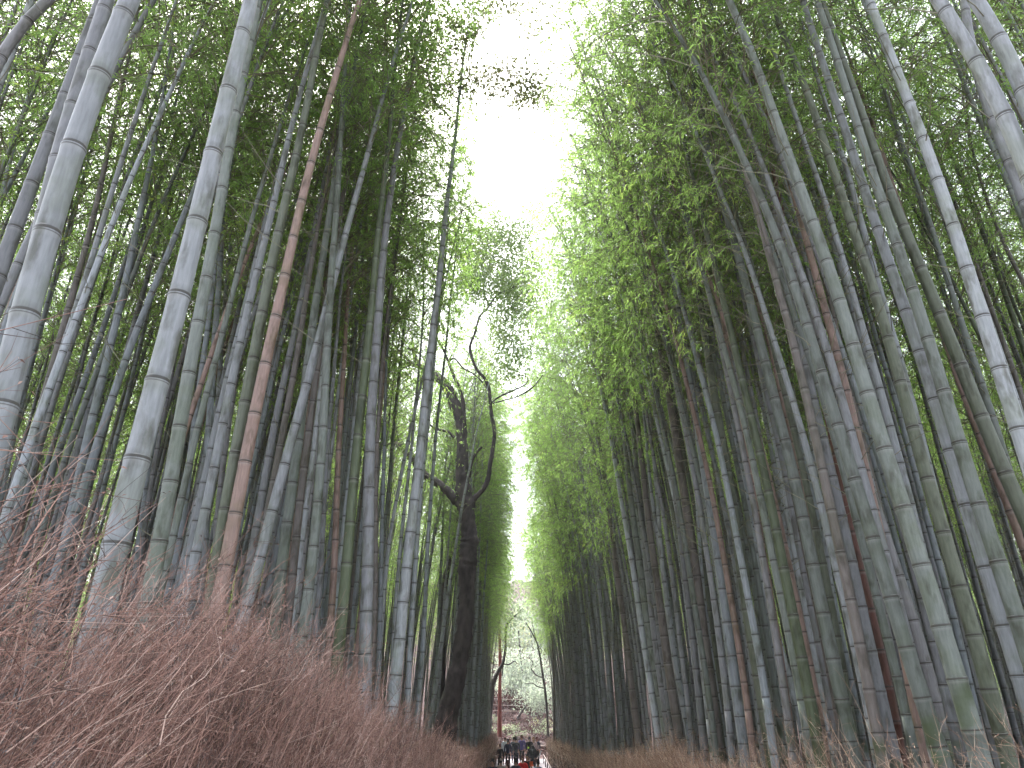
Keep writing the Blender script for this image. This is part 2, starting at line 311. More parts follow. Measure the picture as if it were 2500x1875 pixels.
# stems read off the photograph: name | tone | width low, in px | points from low to high, in px of the 2500 px photograph
HERO = """
L1|silver|76|11,1009 17,906 85,646 201,317 258,190 314,0
L2|grey|56|60,760 95,560 144,351 184,221 227,102 244,0
L3|grey|46|-30,760 17,595 65,493 99,397 136,283
L4|purple|44|-30,245 11,159 74,54 136,0
L5|pale|12|0,190 11,102 34,0
L6|pale|16|-10,560 11,453 45,340 88,193 136,17
L7|blue|11|-10,560 34,470 108,317 150,190
L8|brown|27|20,1275 45,1161 102,1043 122,929 150,850 187,697 227,555 258,425 306,215 340,40
L9|tan|20|70,1200 85,1161 130,992 144,929 193,714 244,555 295,368 320,280
L10|pale|20|10,1160 23,1105 54,963 65,918 113,748 170,550 212,391
L11|blue|27|150,1370 170,1275 198,1179 227,1082 249,935 278,839 306,703 343,567 380,414 402,244 419,170 442,0
L12|blue|24|51,1366 93,1264 133,1145 170,1048 204,946 255,793 289,680 326,578 363,510 416,306 450,190
L13|grey|22|150,1290 170,1184 198,1060 227,969 272,805 306,691 363,544 397,430 430,351 476,142 538,34
L14|silver|70|276,1372 283,1332 317,1179 363,994 380,935 405,810 450,640 493,482 527,334 564,193 595,59 605,0
L15|green|44|372,1410 385,1343 408,1218 436,1099 453,986 470,872 490,765 510,663 527,561 544,465 558,371 578,283 598,198 615,113 635,0
L16|blue|25|405,1475 419,1417 448,1275 465,1133 482,1020 496,906 513,776 532,646 548,530
L17|silver|19|492,1440 504,1332 516,1190 527,1048 535,935 550,793 567,640 572,510 589,397 612,283 640,150
L18|purple|21|522,1400 532,1275 547,1077 558,980 578,906 600,782 623,527 640,420
L19|blue|24|470,1440 482,1332 499,1162 510,992 520,880
L20|grey|10|425,960 436,906 465,510 487,283
L21|purple|17|330,1420 340,1360 368,1162 397,1020 415,900
L22|blue|21|325,1440 334,1377 351,1218 372,1080 390,960
L23|olive|39|530,1390 538,1332 555,1218 572,1133 589,1043 609,935 636,788 650,708 667,629 682,558 699,482 713,419 727,351 741,289 758,227 775,122 789,57 798,0
L24|tan|42|505,1590 513,1547 541,1405 558,1309 578,1218 598,1122 617,1025 633,935 653,844 670,759 690,674 707,595 724,516 741,439 761,368 781,295 798,227 820,161 837,102 854,45 869,0
L25|grey|24|600,1420 612,1360 631,1275 642,1201 659,1105 673,1026 693,935 727,765 752,652 775,538 795,425 812,351 823,255 835,159 843,74 852,0
L26|brown|25|640,1330 660,1230 680,1140 699,1048 716,935 733,838 761,680 778,578 800,470
L27|green|33|655,1650 665,1587 676,1496 687,1408 699,1326 710,1244 718,1162 730,1077 741,997 747,935 758,844 769,770 781,697 789,629 798,558 809,487 823,425 832,363 843,300 854,241 866,184 874,125 886,74 897,11
L28|silver|34|565,1620 572,1558 600,1445 625,1422 642,1343 667,1252 693,1133 718,1037 745,950 778,850 801,725 818,652 835,595 852,538 869,482 886,419 903,351 920,295 934,227 954,164 971,113 985,68
L29|brown|24|705,1460 716,1388 730,1280 741,1173 752,1037 764,935 795,760 823,567 843,470 863,340 883,244 903,142 937,45
L30|green|29|738,1550 747,1485 764,1371 775,1247 784,1150 789,1048 795,935 802,820
L31|grey|17|776,1480 786,1388 792,1275 798,1162 806,1048 815,935 828,820 838,700
L32|tan|21|795,1680 801,1604 815,1502 820,1332 823,1207 832,1048 832,935 843,793 854,708 863,623 874,510 885,400
L33|moss|33|818,1671 826,1570 835,1490 843,1405 852,1326 860,1241 866,1162 871,1082 880,1003 891,906 903,782 914,652 928,538 939,425 951,317 959,244 965,170 973,85
L34|grey|36|888,1711 891,1643 891,1581 893,1513 894,1439 897,1366 898,1289 903,1213 904,1133 908,1003 911,906 917,776 925,657 937,595 948,482 965,385 979,295 993,227 1010,136 1022,96 1041,0
L35|brown|16|912,1580 915,1502 917,1332 922,1162 925,1020 931,935 945,800
L36|blue|15|920,1700 925,1615 931,1445 934,1275 937,1105 943,935 954,765 965,623
L37|silver|13|930,1540 939,1445 948,1349 965,1235 988,1122 1000,1060
L38|silver|13|955,1600 965,1502 973,1388 985,1275 993,1190 1002,1048 1027,900 1030,793 1033,640
L40|silver|34|952,1750 959,1705 968,1640 975,1570 982,1504 988,1436 996,1368 1006,1303 1013,1235 1020,1167 1025,1099 1030,1037 1036,980 1044,906 1056,822 1067,725 1078,640 1087,567 1095,482 1104,397 1112,317 1121,255 1126,198
L41|pale|16|994,1760 999,1671 1005,1502 1016,1360 1027,1218 1040,1080
L42|blue|14|1018,1760 1024,1700 1033,1558 1041,1388 1047,1275 1056,1162 1064,1060
L43|silver|14|1046,1800 1053,1757 1067,1643 1081,1558 1095,1445 1112,1332 1124,1252 1138,1184 1155,1105 1168,1040 1182,975
L44|green|13|1060,1760 1067,1700 1072,1500 1078,1300 1086,1162 1095,1000
L45|olive|11|982,620 975,760 965,900 958,1050 952,1200
L46|silver|13|1150,1740 1158,1671 1166,1445 1172,1218 1180,1080
L47|green|11|1122,1780 1128,1650 1134,1500
L48|blue|9|1164,1770 1172,1620 1180,1480 1190,1330 1200,1200
R1|green|38|2077,1840 2070,1785 2053,1694 2031,1589 2008,1485 1985,1380 1963,1278 1940,1173 1915,1082 1898,986 1886,935 1865,870 1845,810 1825,725 1802,640 1783,558 1760,482 1743,419 1723,351 1703,283 1683,198 1666,125 1641,57 1613,0
R2|green|46|2286,1800 2263,1740 2229,1629 2195,1516 2164,1400 2124,1289 2090,1179 2059,1074 2022,969 1988,867 1963,771 1934,674 1909,584 1886,510 1856,455 1819,397 1783,323 1732,215 1686,136 1665,80
R3|grey|33|2165,1790 2155,1737 2141,1640 2119,1538 2096,1439 2073,1343 2053,1249 2031,1153 2014,1065 1988,975 1966,890 1946,805 1923,725 1900,646 1881,561 1856,460 1839,380 1815,300 1788,187 1766,113 1749,74 1720,0
R4|green|52|2380,1790 2357,1711 2311,1578 2280,1448 2240,1323 2204,1199 2167,1082 2133,963 2096,853 2059,742 2025,632 1991,527 1960,425 1932,351 1903,283 1883,198 1845,113 1822,57 1797,0
R5|blue|26|2350,1800 2317,1677 2252,1470 2223,1371 2192,1269 2161,1170 2130,1074 2104,986 2070,892 2036,805 2002,720 1971,637 1937,558 1903,482 1875,408 1834,340 1811,272 1785,221 1763,164 1732,113 1703,62 1669,0
R6|purple|34|2300,1760 2286,1708 2255,1606 2223,1502 2189,1400 2161,1300 2130,1201 2099,1105 2065,1006 2034,912 2000,816 1960,700 1923,600
R7|silver|45|2520,1760 2476,1612 2444,1507 2413,1402 2382,1295 2351,1190 2317,1082 2286,977 2249,878 2215,782 2184,677 2153,581 2119,487 2093,397 2068,317 2039,244 2014,164 1991,96 1962,0
R8|green|47|2540,1700 2481,1519 2442,1388 2408,1264 2365,1139 2328,1017 2291,901 2252,788 2221,683 2181,584 2158,510 2136,442 2113,363 2096,300 2070,227 2051,142 2022,62 1988,0
R9|olive|44|2540,1340 2484,1190 2430,1082 2388,975 2340,878 2300,776 2263,680 2226,589 2195,499 2164,425 2124,300 2090,227
R10|tan|29|2530,1420 2493,1320 2470,1241 2442,1167 2410,1094 2379,1017 2351,935 2330,880
R11|silver|46|2530,1180 2487,1048 2442,918 2416,827 2388,725 2354,623 2320,521 2286,425 2249,329 2212,232 2181,142 2153,62 2124,0
R12|silver|56|2530,490 2495,397 2476,340 2453,289 2396,187 2357,119 2323,57 2283,0
R13|grey|42|2530,600 2495,510 2481,448 2450,374 2408,283 2380,170 2360,85 2345,0
R14|silver|56|2530,275 2490,181 2459,108 2425,45 2399,0
R15|moss|20|2525,900 2487,793 2442,652 2402,544 2362,453 2323,351 2283,255 2238,113 2192,0
R16|brown|22|2510,1010 2464,895 2419,738 2385,635 2351,538 2294,397 2238,198
R17|brown|18|2500,680 2464,595 2419,482 2374,368 2357,170
R18|moss|18|2430,910 2402,838 2345,714 2283,612 2215,493 2185,430
R19|olive|42|2450,1810 2419,1711 2391,1606 2359,1507 2331,1405 2303,1306 2274,1207 2246,1111 2215,1017 2192,935 2175,861 2153,776 2124,680 2096,601 2068,527 2039,442 2011,351 1971,249 1926,142 1875,6
R21|blue|19|2310,1500 2297,1445 2277,1360 2243,1230 2215,1099 2181,935 2160,850
R22|tan|12|2012,1450 2005,1388 1991,1286 1971,1179 1954,1077 1937,935 1925,850
R23|silver|15|2040,1520 2031,1445 2008,1252 1983,1077 1960,935 1945,850
R24|red|28|2200,1840 2192,1813 2170,1683 2141,1547 2113,1422 2090,1320 2062,1196 2045,1120
C2|olive|35|1865,1760 1859,1700 1848,1615 1828,1502 1817,1417 1802,1332 1788,1241 1771,1162 1760,1099 1749,1020 1734,935 1723,850 1709,759 1695,686 1683,612 1672,521 1658,430 1641,340 1630,244 1613,170
C3|moss|32|1990,1830 1975,1640 1940,1470 1905,1310 1865,1162 1839,1048 1811,935 1791,822 1771,725 1751,646 1732,567 1712,487 1692,397 1664,312
C4|brown|31|1746,1790 1740,1728 1732,1655 1723,1592 1715,1524 1706,1456 1698,1388 1686,1315 1678,1247 1666,1179 1652,1105 1641,1003 1630,935 1613,861 1601,793 1584,703 1567,623 1553,544 1539,465 1522,385 1505,317 1488,249 1471,181
C5|olive|17|1650,1020 1635,935 1618,822 1601,731 1584,629 1567,544 1547,453 1528,351
C6|blue|28|1812,1790 1802,1700 1794,1629 1783,1561 1771,1493 1763,1428 1754,1357 1746,1292 1737,1227 1723,1164 1712,1082 1698,992 1683,907 1669,793 1655,714 1641,629 1627,544 1615,442 1601,334
C7|pale|18|1608,1820 1604,1785 1590,1671 1576,1587 1567,1530 1556,1456 1547,1388 1533,1320 1525,1252 1511,1184 1496,1122 1488,1060 1477,997 1465,935 1454,878 1437,804 1420,731 1403,663 1386,600 1363,533
C8|green|22|1624,1780 1618,1728 1601,1643 1590,1530 1567,1417 1552,1310 1539,1218 1530,1128 1522,1048 1511,907 1499,822 1488,759 1477,680 1462,595 1445,510 1430,430
C9|grey|22|1632,1810 1627,1757 1613,1615 1590,1473 1579,1360 1570,1298 1559,1218 1550,1133 1539,1020 1528,929 1522,850 1508,737 1496,635 1482,555 1462,470
C10|brown|24|1652,1780 1647,1728 1635,1609 1615,1507 1601,1405 1590,1298 1581,1230 1567,1150 1556,1048 1542,935 1539,850 1528,708 1519,606 1508,487
C11|pale|13|1606,1300 1598,1230 1590,1162 1581,1099 1573,1020 1562,850 1550,737 1533,623
C12|silver|17|1680,1780 1658,1671 1641,1558 1627,1473 1615,1377 1607,1247 1598,1133 1590,1048 1576,935 1566,850
C13|grey|21|1718,1790 1709,1728 1698,1615 1683,1502 1672,1388 1666,1303 1652,1218 1635,1133 1624,1020 1601,935 1590,850
C14|pale|13|1768,1800 1760,1757 1743,1615 1726,1502 1703,1298 1698,1218 1698,1077 1698,935 1696,820
C15|silver|20|1890,1530 1868,1445 1851,1360 1828,1275 1811,1190 1797,1122 1783,1037 1768,935 1749,907 1720,793
C16|tan|17|1880,1450 1865,1360 1851,1275 1834,1162 1811,1048 1788,935 1760,765 1732,623
C17|tan|9|1680,1200 1666,1094 1658,1020 1649,935 1638,850
C18|brown|24|1558,1780 1545,1700 1528,1587 1516,1473 1505,1360 1494,1275 1477,1190 1460,1077 1443,935 1428,820
C19|grey|16|1495,1790 1488,1728 1477,1587 1468,1473 1460,1360 1440,1252 1426,1179 1403,1077 1386,935
C20|silver|14|1438,1760 1434,1671 1426,1558 1417,1445 1403,1332 1389,1247 1377,1162 1355,1048
C21|grey|11|1412,1780 1409,1700 1403,1587 1392,1473 1377,1360 1363,1252
C22|brown|9|1354,1780 1352,1728 1349,1558 1338,1417 1324,1286
"""
LANDMARK = {  # stems with a look of their own
 'L1': "thickest silver-grey bamboo, at the photo's far left edge in front of all others",
 'L2': "shadowy grey bamboo directly behind the thickest silver-grey stem at upper left",
 'L4': "short piece of thick purplish stem cutting across the photo's top left corner",
 'L9': "pinkish tan slim bamboo nearest the left edge, behind the thickest stem",
 'L14': "second thickest silver-grey bamboo, its mossy foot among the left brushwood",
 'L15': "grey-green bamboo hugging the right side of the second thickest silver stem",
 'L23': "olive green bamboo immediately left of the long pinkish tan one",
 'L24': "long thick pinkish tan bamboo crossing the left half from brushwood to top edge",
 'L28': "silver-grey bamboo leaning strongly across its neighbours, right of the long tan one",
 'L32': "pale pinkish tan upright bamboo just left of the dark mossy one",
 'L33': "dark mossy green bamboo left of the straight thick grey stem, path's left side",
 'L34': "straight thick grey bamboo with short lower joints, right of the dark mossy stem",
 'L37': "thin silver bamboo leaning right, left of the last thick stem before the tree",
 'L40': "last thick silver stem before the dark forked tree, reaching into the sky gap",
 'L43': "slender silver bamboo leaning across in front of the dark forked tree trunk",
 'L46': "silver bamboo standing close right of the dark forked tree's trunk",
 'R1': "thick grey-green bamboo with dark moss over its lower joints, right of path",
 'R2': "very thick grey-green bamboo with white-lipped joints, just right of the red-brown stem",
 'R4': "widest green-streaked bamboo of the right side, moss running down its lowest joints",
 'R7': "thick silver-grey bamboo leaning in at far right, marked with small dark nicks",
 'R9': "dark olive bamboo at far right between two thick pale ones",
 'R10': "pinkish tan bamboo at the right edge beside the dark olive one",
 'R11': "thick silver bamboo standing clear against bright sky specks at upper right",
 'R12': "very thick silver bamboo crossing the photo's top right corner",
 'R14': "thick silver stem nearest the top right corner, outermost of all",
 'R24': "reddish brown dead bamboo low down among thick green stems at right",
 'C4': "long dark brown-grey bamboo right of path, rising alone to the upper leaves",
 'C6': "clean pale blue-grey bamboo right of the long dark brown-grey one",
 'C7': "whitish slim bamboo leaning out from the right grove, brightest of that side",
 'C22': "thin dull brown bamboo at the path-side end of the right grove",
}
def spline(zs, xs):
    """smooth x(z) through traced points, gentle outside them"""
    zs, xs = np.array(zs), np.array(xs); o = np.argsort(zs); zs, xs = zs[o], xs[o]
    m = (zs - zs[0]) / max(1e-6, zs[-1] - zs[0]); deg = 3 if len(zs) > 6 else (2 if len(zs) > 3 else 1)
    cf = np.polyfit(m, xs, deg); d = np.polyder(cf); span = zs[-1] - zs[0]
    s0, s1 = np.polyval(d, 0) / span, np.polyval(d, 1) / span
    s0 = np.clip(s0, -.28, .28); s1 = np.clip(s1, -.4, .4)
    def f(z):
        z = np.asarray(z, float); q = np.clip((z - zs[0]) / span, 0, 1); x = np.polyval(cf, q)
        up = np.clip(z - zs[-1], 0, None); dn = np.clip(z - zs[0], None, 0)
        return x + up * s1 + dn * s0 * .8
    return f

def gap_keep(X0, Y0, left):
    """leaves keep out of the open strip over the path"""
    def keep(B):
        X = B[:, 0] + X0; Z = B[:, 2]; wob = .35 * np.sin(B[:, 2] * 1.9 + Y0 * 1.3) + .25 * np.sin(B[:, 2] * 4.1 + B[:, 1] * 2.7) + rng.normal(0, .12, len(B))
        if left: return X < -.50 + wob
        return X > -.12 + wob
    return keep

LEFT_EDGE, RIGHT_EDGE = -1.52, 3.12
heroes = []; taken = []
for line in HERO.strip().splitlines():
    nm, tone, wl, pts = line.split('|'); wl = float(wl); pts = [tuple(map(float, p.split(','))) for p in pts.split()]
    if nm == 'L45': pts = pts[::-1]
    left = nm[0] == 'L'
    px, py = pts[0]; ray = img(px, py); d0 = .135 if wl > 30 else (.115 if wl > 18 else .09)
    cosl = math.cos(math.atan2(abs(pts[1][0] - px), abs(pts[1][1] - py)))
    t = FPX * d0 / (wl * cosl)
    x = ray[0] * t
    if left and x > LEFT_EDGE: t = (LEFT_EDGE - rng.uniform(0, .25)) / ray[0]
    if not left and x < RIGHT_EDGE: t = (RIGHT_EDGE + rng.uniform(0, .3)) / ray[0]
    Y = t * ray[1]; Y = dict(L44=30., L45=29., L46=30.5, L47=31., L48=33., L43=23.5).get(nm, Y); t = Y / ray[1]
    if Y > 54: Y = 54.; t = Y / ray[1]
    dia = wl * cosl * t / FPX
    W = [img(a, b, Y) for a, b in pts]; fx = spline([q[2] for q in W], [q[0] for q in W])
    g = float(gz(Y)); bx = float(fx(g))
    ztop = W[-1][2]; H = max(14.5 + rng.uniform(0, 2.2), ztop - g + (1.2 if pts[-1][1] > 30 else 3.0))
    if pts[-1][1] > 30 and Y < 30: H = max(12.5, min(H, ztop - g + 3.0)) if ztop - g > 8 else H
    heroes.append(dict(nm=nm, tone=tone, Y=Y, g=g, bx=bx, fx=fx, H=H, dia=min(dia, .20), left=left, xm=np.interp(1000, [p[1] for p in sorted(pts, key=lambda q: q[1])], [p[0] for p in sorted(pts, key=lambda q: q[1])]), wl=wl, pts=pts))
    taken.append((bx, Y))
ORD = ['first', 'second', 'third', 'fourth', 'fifth', 'sixth', 'seventh', 'eighth', 'ninth', 'tenth']
SHORT = {'L1': 'the thickest stem', 'L9': 'the slim tan stem at far left', 'L14': 'the second thickest stem', 'L23': 'the olive stem', 'L24': 'the long tan stem', 'L28': 'the strongly leaning silver stem',
         'L32': 'the pale tan upright stem', 'L33': 'the dark mossy stem', 'L34': 'the straight grey stem', 'L40': 'the last thick stem before the tree', 'L46': "the forked tree",
         'R1': 'the moss-footed green stem', 'R2': 'the white-lipped thick stem', 'R24': 'the red-brown stem', 'R4': 'the widest right stem', 'R7': 'the nicked silver stem', 'R9': 'the dark olive stem', 'R11': 'the upper-right silver stem',
         'C4': 'the long dark brown stem', 'C6': 'the clean blue-grey stem', 'C7': 'the brightest slim stem', 'C22': 'the thin path-side stem'}
def lab(h):
    if h['nm'] in LANDMARK: return LANDMARK[h['nm']]
    size = 'thick' if h['wl'] > 32 else ('medium' if h['wl'] > 20 else ('slim' if h['wl'] > 13 else 'thin'))
    same = sorted([k for k in heroes if k['left'] == h['left']], key=lambda k: k['xm']); i = same.index(h)
    lms = [(abs(i - j), j, k) for j, k in enumerate(same) if k['nm'] in SHORT]; n, j, k = min(lms, key=lambda q: (q[0], q[1]))
    side = 'left' if i < j else 'right'
    return f"{size} {TONE_WORDS[h['tone']]} bamboo, {'just' if n == 1 else ORD[n - 1] + ' big stem'} {side} of {SHORT[k['nm']]}"
used = {}
for n, h in enumerate(heroes):
    rs = np.random.default_rng(1000 + n); l = lab(h)
    if l in used: l = l.replace(' bamboo,', ' fainter bamboo,')
    used[l] = used.get(l, 0) + 1
    root = empty("bamboo", (h['bx'], h['Y'], h['g'] - .05), label=l, cat="bamboo", group="tall bamboo stems along both sides of the path")
    fx, g, bx = h['fx'], h['g'] - .05, h['bx']; ysl = rs.normal(0, .006)
    curve = lambda hh: np.stack([fx(np.asarray(hh) + g) - bx, ysl * np.asarray(hh) * 1.0, np.asarray(hh, float)], 1)
    sides = 20 if h['wl'] > 40 else (14 if h['wl'] > 20 else 9)
    V, F, sg, hg = culm_geo(curve, h['H'], h['dia'] * .5 * 1.02, sides, rs)
    o = obj("culm", mesh("culm", V, F, dict(seg=sg, hgt=hg), smooth=True), M_CULM, root); o.color = TONES[h['tone']] + (1,)
    T = TEMPL_NEAR[n % 4]
    (Vl, Fl, lv), (Vb, Fb, lb) = crown_geo(T, curve, h['H'], (lambda B: rng.random(len(B)) < .05) if h['nm'] == 'L43' else gap_keep(bx, h['Y'], h['left']), rs.uniform(.85, 1.1) * (.45 if h['nm'] in ('L41', 'L42', 'L43', 'L44') else 1), rs.uniform(.85, 1.05))
    if len(Vl): obj("foliage", mesh("foliage", Vl, Fl, dict(lv=lv)), M_LEAF, root)
    if len(Vb): obj("branchwork", mesh("branchwork", Vb, Fb, dict(lv=lb)), M_BRAN, root)['kind'] = 'stuff'
    root['label'] = l; h['root'] = root

# shared kinds for the grove behind
BEND = [.15, .45, .9, 1.3, 1.9, 2.6]; KIND = []
for k, b in enumerate(BEND):
    rs = np.random.default_rng(50 + k); H = [16, 15, 16.5, 15.5, 17, 16][k]
    cv = (lambda b, H: lambda hh: np.stack([b * (np.clip(np.asarray(hh, float), 0, None) / H) ** 2.3, .08 * np.sin(np.asarray(hh, float) * .35), np.asarray(hh, float)], 1))(b, H)
    V, F, sg, hg = culm_geo(cv, H, .052, 10, rs); mc = mesh("culm", V, F, dict(seg=sg, hgt=hg), smooth=True); mc.materials.append(M_CULM)
    (Vl, Fl, lv), (Vb, Fb, lb) = crown_geo(TEMPL[k], cv, H); ml = mesh("foliage", Vl, Fl, dict(lv=lv)); ml.materials.append(M_LEAF)
    mb = mesh("branchwork", Vb, Fb, dict(lv=lb)); mb.materials.append(M_BRAN); KIND.append((mc, ml, mb))

cand = []
def scatter(n, x0f, x1f, y0, y1, dmin, ed=False):
    tries = 0; got = 0
    while got < n and tries < n * 12:
        tries += 1; y = rng.uniform(y0, y1); a, b = x0f(y), x1f(y); x = rng.uniform(min(a, b), max(a, b))
        if y < 27.5 and -.175 * y < x < -.02 * y: continue
        if any(abs(x - q[0]) < dmin and (x - q[0]) ** 2 + (y - q[1]) ** 2 < dmin ** 2 for q in taken): continue
        taken.append((x, y)); cand.append((x, y)); got += 1
scatter(70, lambda y: LEFT_EDGE - .15, lambda y: LEFT_EDGE - .9, 15, 61, .3)
scatter(80, lambda y: RIGHT_EDGE + .1, lambda y: RIGHT_EDGE + .9, 14, 61, .3)
scatter(24, lambda y: LEFT_EDGE - .12, lambda y: LEFT_EDGE - 1.2, 34, 61, .2)
scatter(36, lambda y: RIGHT_EDGE + .1, lambda y: RIGHT_EDGE + 1.2, 30, 61, .2)
scatter(62, lambda y: RIGHT_EDGE + .1, lambda y: RIGHT_EDGE + 1.2, 6.5, 20, .3)
scatter(20, lambda y: LEFT_EDGE - .1, lambda y: LEFT_EDGE - 1.1, 28, 40, .25)
scatter(700, lambda y: LEFT_EDGE - .9, lambda y: -(.82 * y + 2.5) if y < 24 else -22, 5.5, 62, .48)
scatter(800, lambda y: RIGHT_EDGE + .9, lambda y: (.82 * y + 4) if y < 24 else 24, 6, 62, .48)
scatter(60, lambda y: LEFT_EDGE - .7, lambda y: -.62 * y, 8, 17, .36)
scatter(40, lambda y: RIGHT_EDGE + .9, lambda y: .62 * y, 9, 20, .38)
def lat(x): return -.10 * max(0, abs(x - .8) - 9)
scatter(800, lambda y: -10 - (.5 * y if y < 40 else 20), lambda y: -(.85 * y + 16), 8, 95, .95)
scatter(800, lambda y: 12 + (.5 * y if y < 40 else 20), lambda y: (.85 * y + 18), 8, 95, .95)
NIND = 300 - len(heroes)
def vis(c):
    x, y = c; side_in = min(abs(x - LEFT_EDGE), abs(x - RIGHT_EDGE)); dist = math.hypot(x, y)
    if abs(x) > .78 * y + 2.2: return 999
    return dist + .8 * side_in
cand.sort(key=vis)
pal_l = ['silver', 'blue', 'grey', 'green', 'silver', 'grey', 'purple', 'green', 'olive', 'blue', 'grey', 'silver', 'pale', 'silver', 'brown', 'green', 'grey', 'blue', 'tan']
rest = []
def place(x, y):
    lim = -.42 if x < 0 else .05; allowed = (lim - x if x < 0 else x - lim) - (.55 if x < 0 else -.6 - .3 * (y < 16))
    ks = [k for k in range(6) if BEND[k] <= max(allowed, .16)]; k = int(rng.choice(ks[-2:])) if allowed < 5 else int(rng.integers(1, 4))
    jit = .25 if allowed < 3 else .7
    rz = (0 if x < 0 else math.pi) + rng.uniform(-jit, jit)
    return k, rz, rng.uniform(1.06, 1.3) if 27 < y < 48 else rng.uniform(.88, 1.1)
def near_mark(x, y):
    px = 1250 + FPX * x / (y * math.cos(PITCH) + 2 * math.sin(PITCH)); ks = [h for h in heroes if h['nm'] in SHORT and h['left'] == (x < 0)]
    return SHORT[min(ks, key=lambda h: abs(h['xm'] - px))['nm']]
closing = [(-1.75, 58.2), (-1.9, 60.6), (-2.1, 62.8), (3.25, 57.4), (3.3, 59.3), (3.6, 61.2), (3.45, 63.0), (-2.6, 61.5), (4.1, 62.2)]   # bend over the path's far end
cand[200:200] = closing
for n, (x, y) in enumerate(cand):
    k, rz, s = place(x, y)
    if (x, y) in closing: k, rz, s = (5 if n % 3 else 4), (0 if x < 0 else math.pi) + rng.uniform(-.2, .2), rng.uniform(.95, 1.12)
    if y < 27 and -.34 * y < x < 0: k = int(rng.integers(0, 2))
    if n >= NIND: rest.append((x, y, k, rz, s)); continue
    tone = pal_l[int(rng.integers(0, len(pal_l)))]; side = 'left' if x < 0 else 'right'
    dist = 'path-side' if min(abs(x - LEFT_EDGE), abs(x - RIGHT_EDGE)) < 1.0 else 'inner'
    far = 'near' if y < 12 else ('middle-distance' if y < 26 else 'far')
    root = empty("bamboo", (x, y, float(gz(y)) + lat(x) - .05), label=f"{far} {TONE_WORDS[tone]} bamboo, {dist} rows, near {near_mark(x, y)}", cat="bamboo", group=f"{far} {TONE_WORDS[tone]} bamboos, {dist} rows, near {near_mark(x, y)}")
    root.rotation_euler.z = rz; th = rng.uniform(.75, 1.15); root.scale = (s * 1, s * 1, s)
    o = obj("culm", KIND[k][0], None, root); o.color = TONES[tone] + (1,); o.scale = (1, 1, 1)
    obj("foliage", KIND[k][1], None, root); obj("branchwork", KIND[k][2], None, root)['kind'] = 'stuff'

# the remaining hundreds: one object of points that repeats the same six kinds
P = np.array([(x, y, float(gz(y)) + lat(x) - .05) for x, y, *_ in rest]); me = bpy.data.meshes.new("distant_bamboo_points"); me.vertices.add(len(P)); me.vertices.foreach_set("co", P.astype(np.float32).ravel())
for nm, idx, ty in (("kind", 2, 'INT'), ("rz", 3, 'FLOAT'), ("sc", 4, 'FLOAT')):
    a = me.attributes.new(nm, ty, 'POINT'); a.data.foreach_set("value", np.array([q[idx] for q in rest]))
bam = tag(obj("distant_bamboo", me), kind='stuff', label="dense mass of bamboo filling the grove behind the nearer stems")
bam.color = TONES['grey'] + (1,)
ng = bpy.data.node_groups.new("repeat_bamboo", 'GeometryNodeTree'); ng.interface.new_socket("Geometry", in_out='INPUT', socket_type='NodeSocketGeometry'); ng.interface.new_socket("Geometry", in_out='OUTPUT', socket_type='NodeSocketGeometry')
gi = ng.nodes.new("NodeGroupInput"); go = ng.nodes.new("NodeGroupOutput"); jn = ng.nodes.new("GeometryNodeJoinGeometry")
def named(n, ty):
    q = ng.nodes.new("GeometryNodeInputNamedAttribute"); q.data_type = ty; q.inputs[0].default_value = n; return q.outputs['Attribute']
rzv, scv, kv = named("rz", 'FLOAT'), named("sc", 'FLOAT'), named("kind", 'INT')
cx = ng.nodes.new("ShaderNodeCombineXYZ"); ng.links.new(rzv, cx.inputs[2])
src = {}
for o in scene.objects:
    if o.type == 'MESH' and o.parent:
        for k, t3 in enumerate(KIND):
            for j, m_ in enumerate(t3):
                if o.data == m_: src.setdefault((k, j), o)
for k in range(6):
    if (k, 0) not in src: continue
    jj = ng.nodes.new("GeometryNodeJoinGeometry")
    for j in range(3):
        oi = ng.nodes.new("GeometryNodeObjectInfo"); oi.transform_space = 'ORIGINAL'; oi.inputs['Object'].default_value = src[(k, j)]; oi.inputs['As Instance'].default_value = True
        ng.links.new(oi.outputs['Geometry'], jj.inputs[0])
    cp = ng.nodes.new("FunctionNodeCompare"); cp.data_type = 'INT'; cp.operation = 'EQUAL'; ng.links.new(kv, cp.inputs[2]); cp.inputs[3].default_value = k
    ip = ng.nodes.new("GeometryNodeInstanceOnPoints"); ng.links.new(gi.outputs[0], ip.inputs['Points']); ng.links.new(cp.outputs[0], ip.inputs['Selection'])
    ng.links.new(jj.outputs[0], ip.inputs['Instance']); ng.links.new(cx.outputs[0], ip.inputs['Rotation']); ng.links.new(scv, ip.inputs['Scale']); ng.links.new(ip.outputs[0], jn.inputs[0])
ng.links.new(jn.outputs[0], go.inputs[0]); mod = bam.modifiers.new("repeat", 'NODES'); mod.node_group = ng

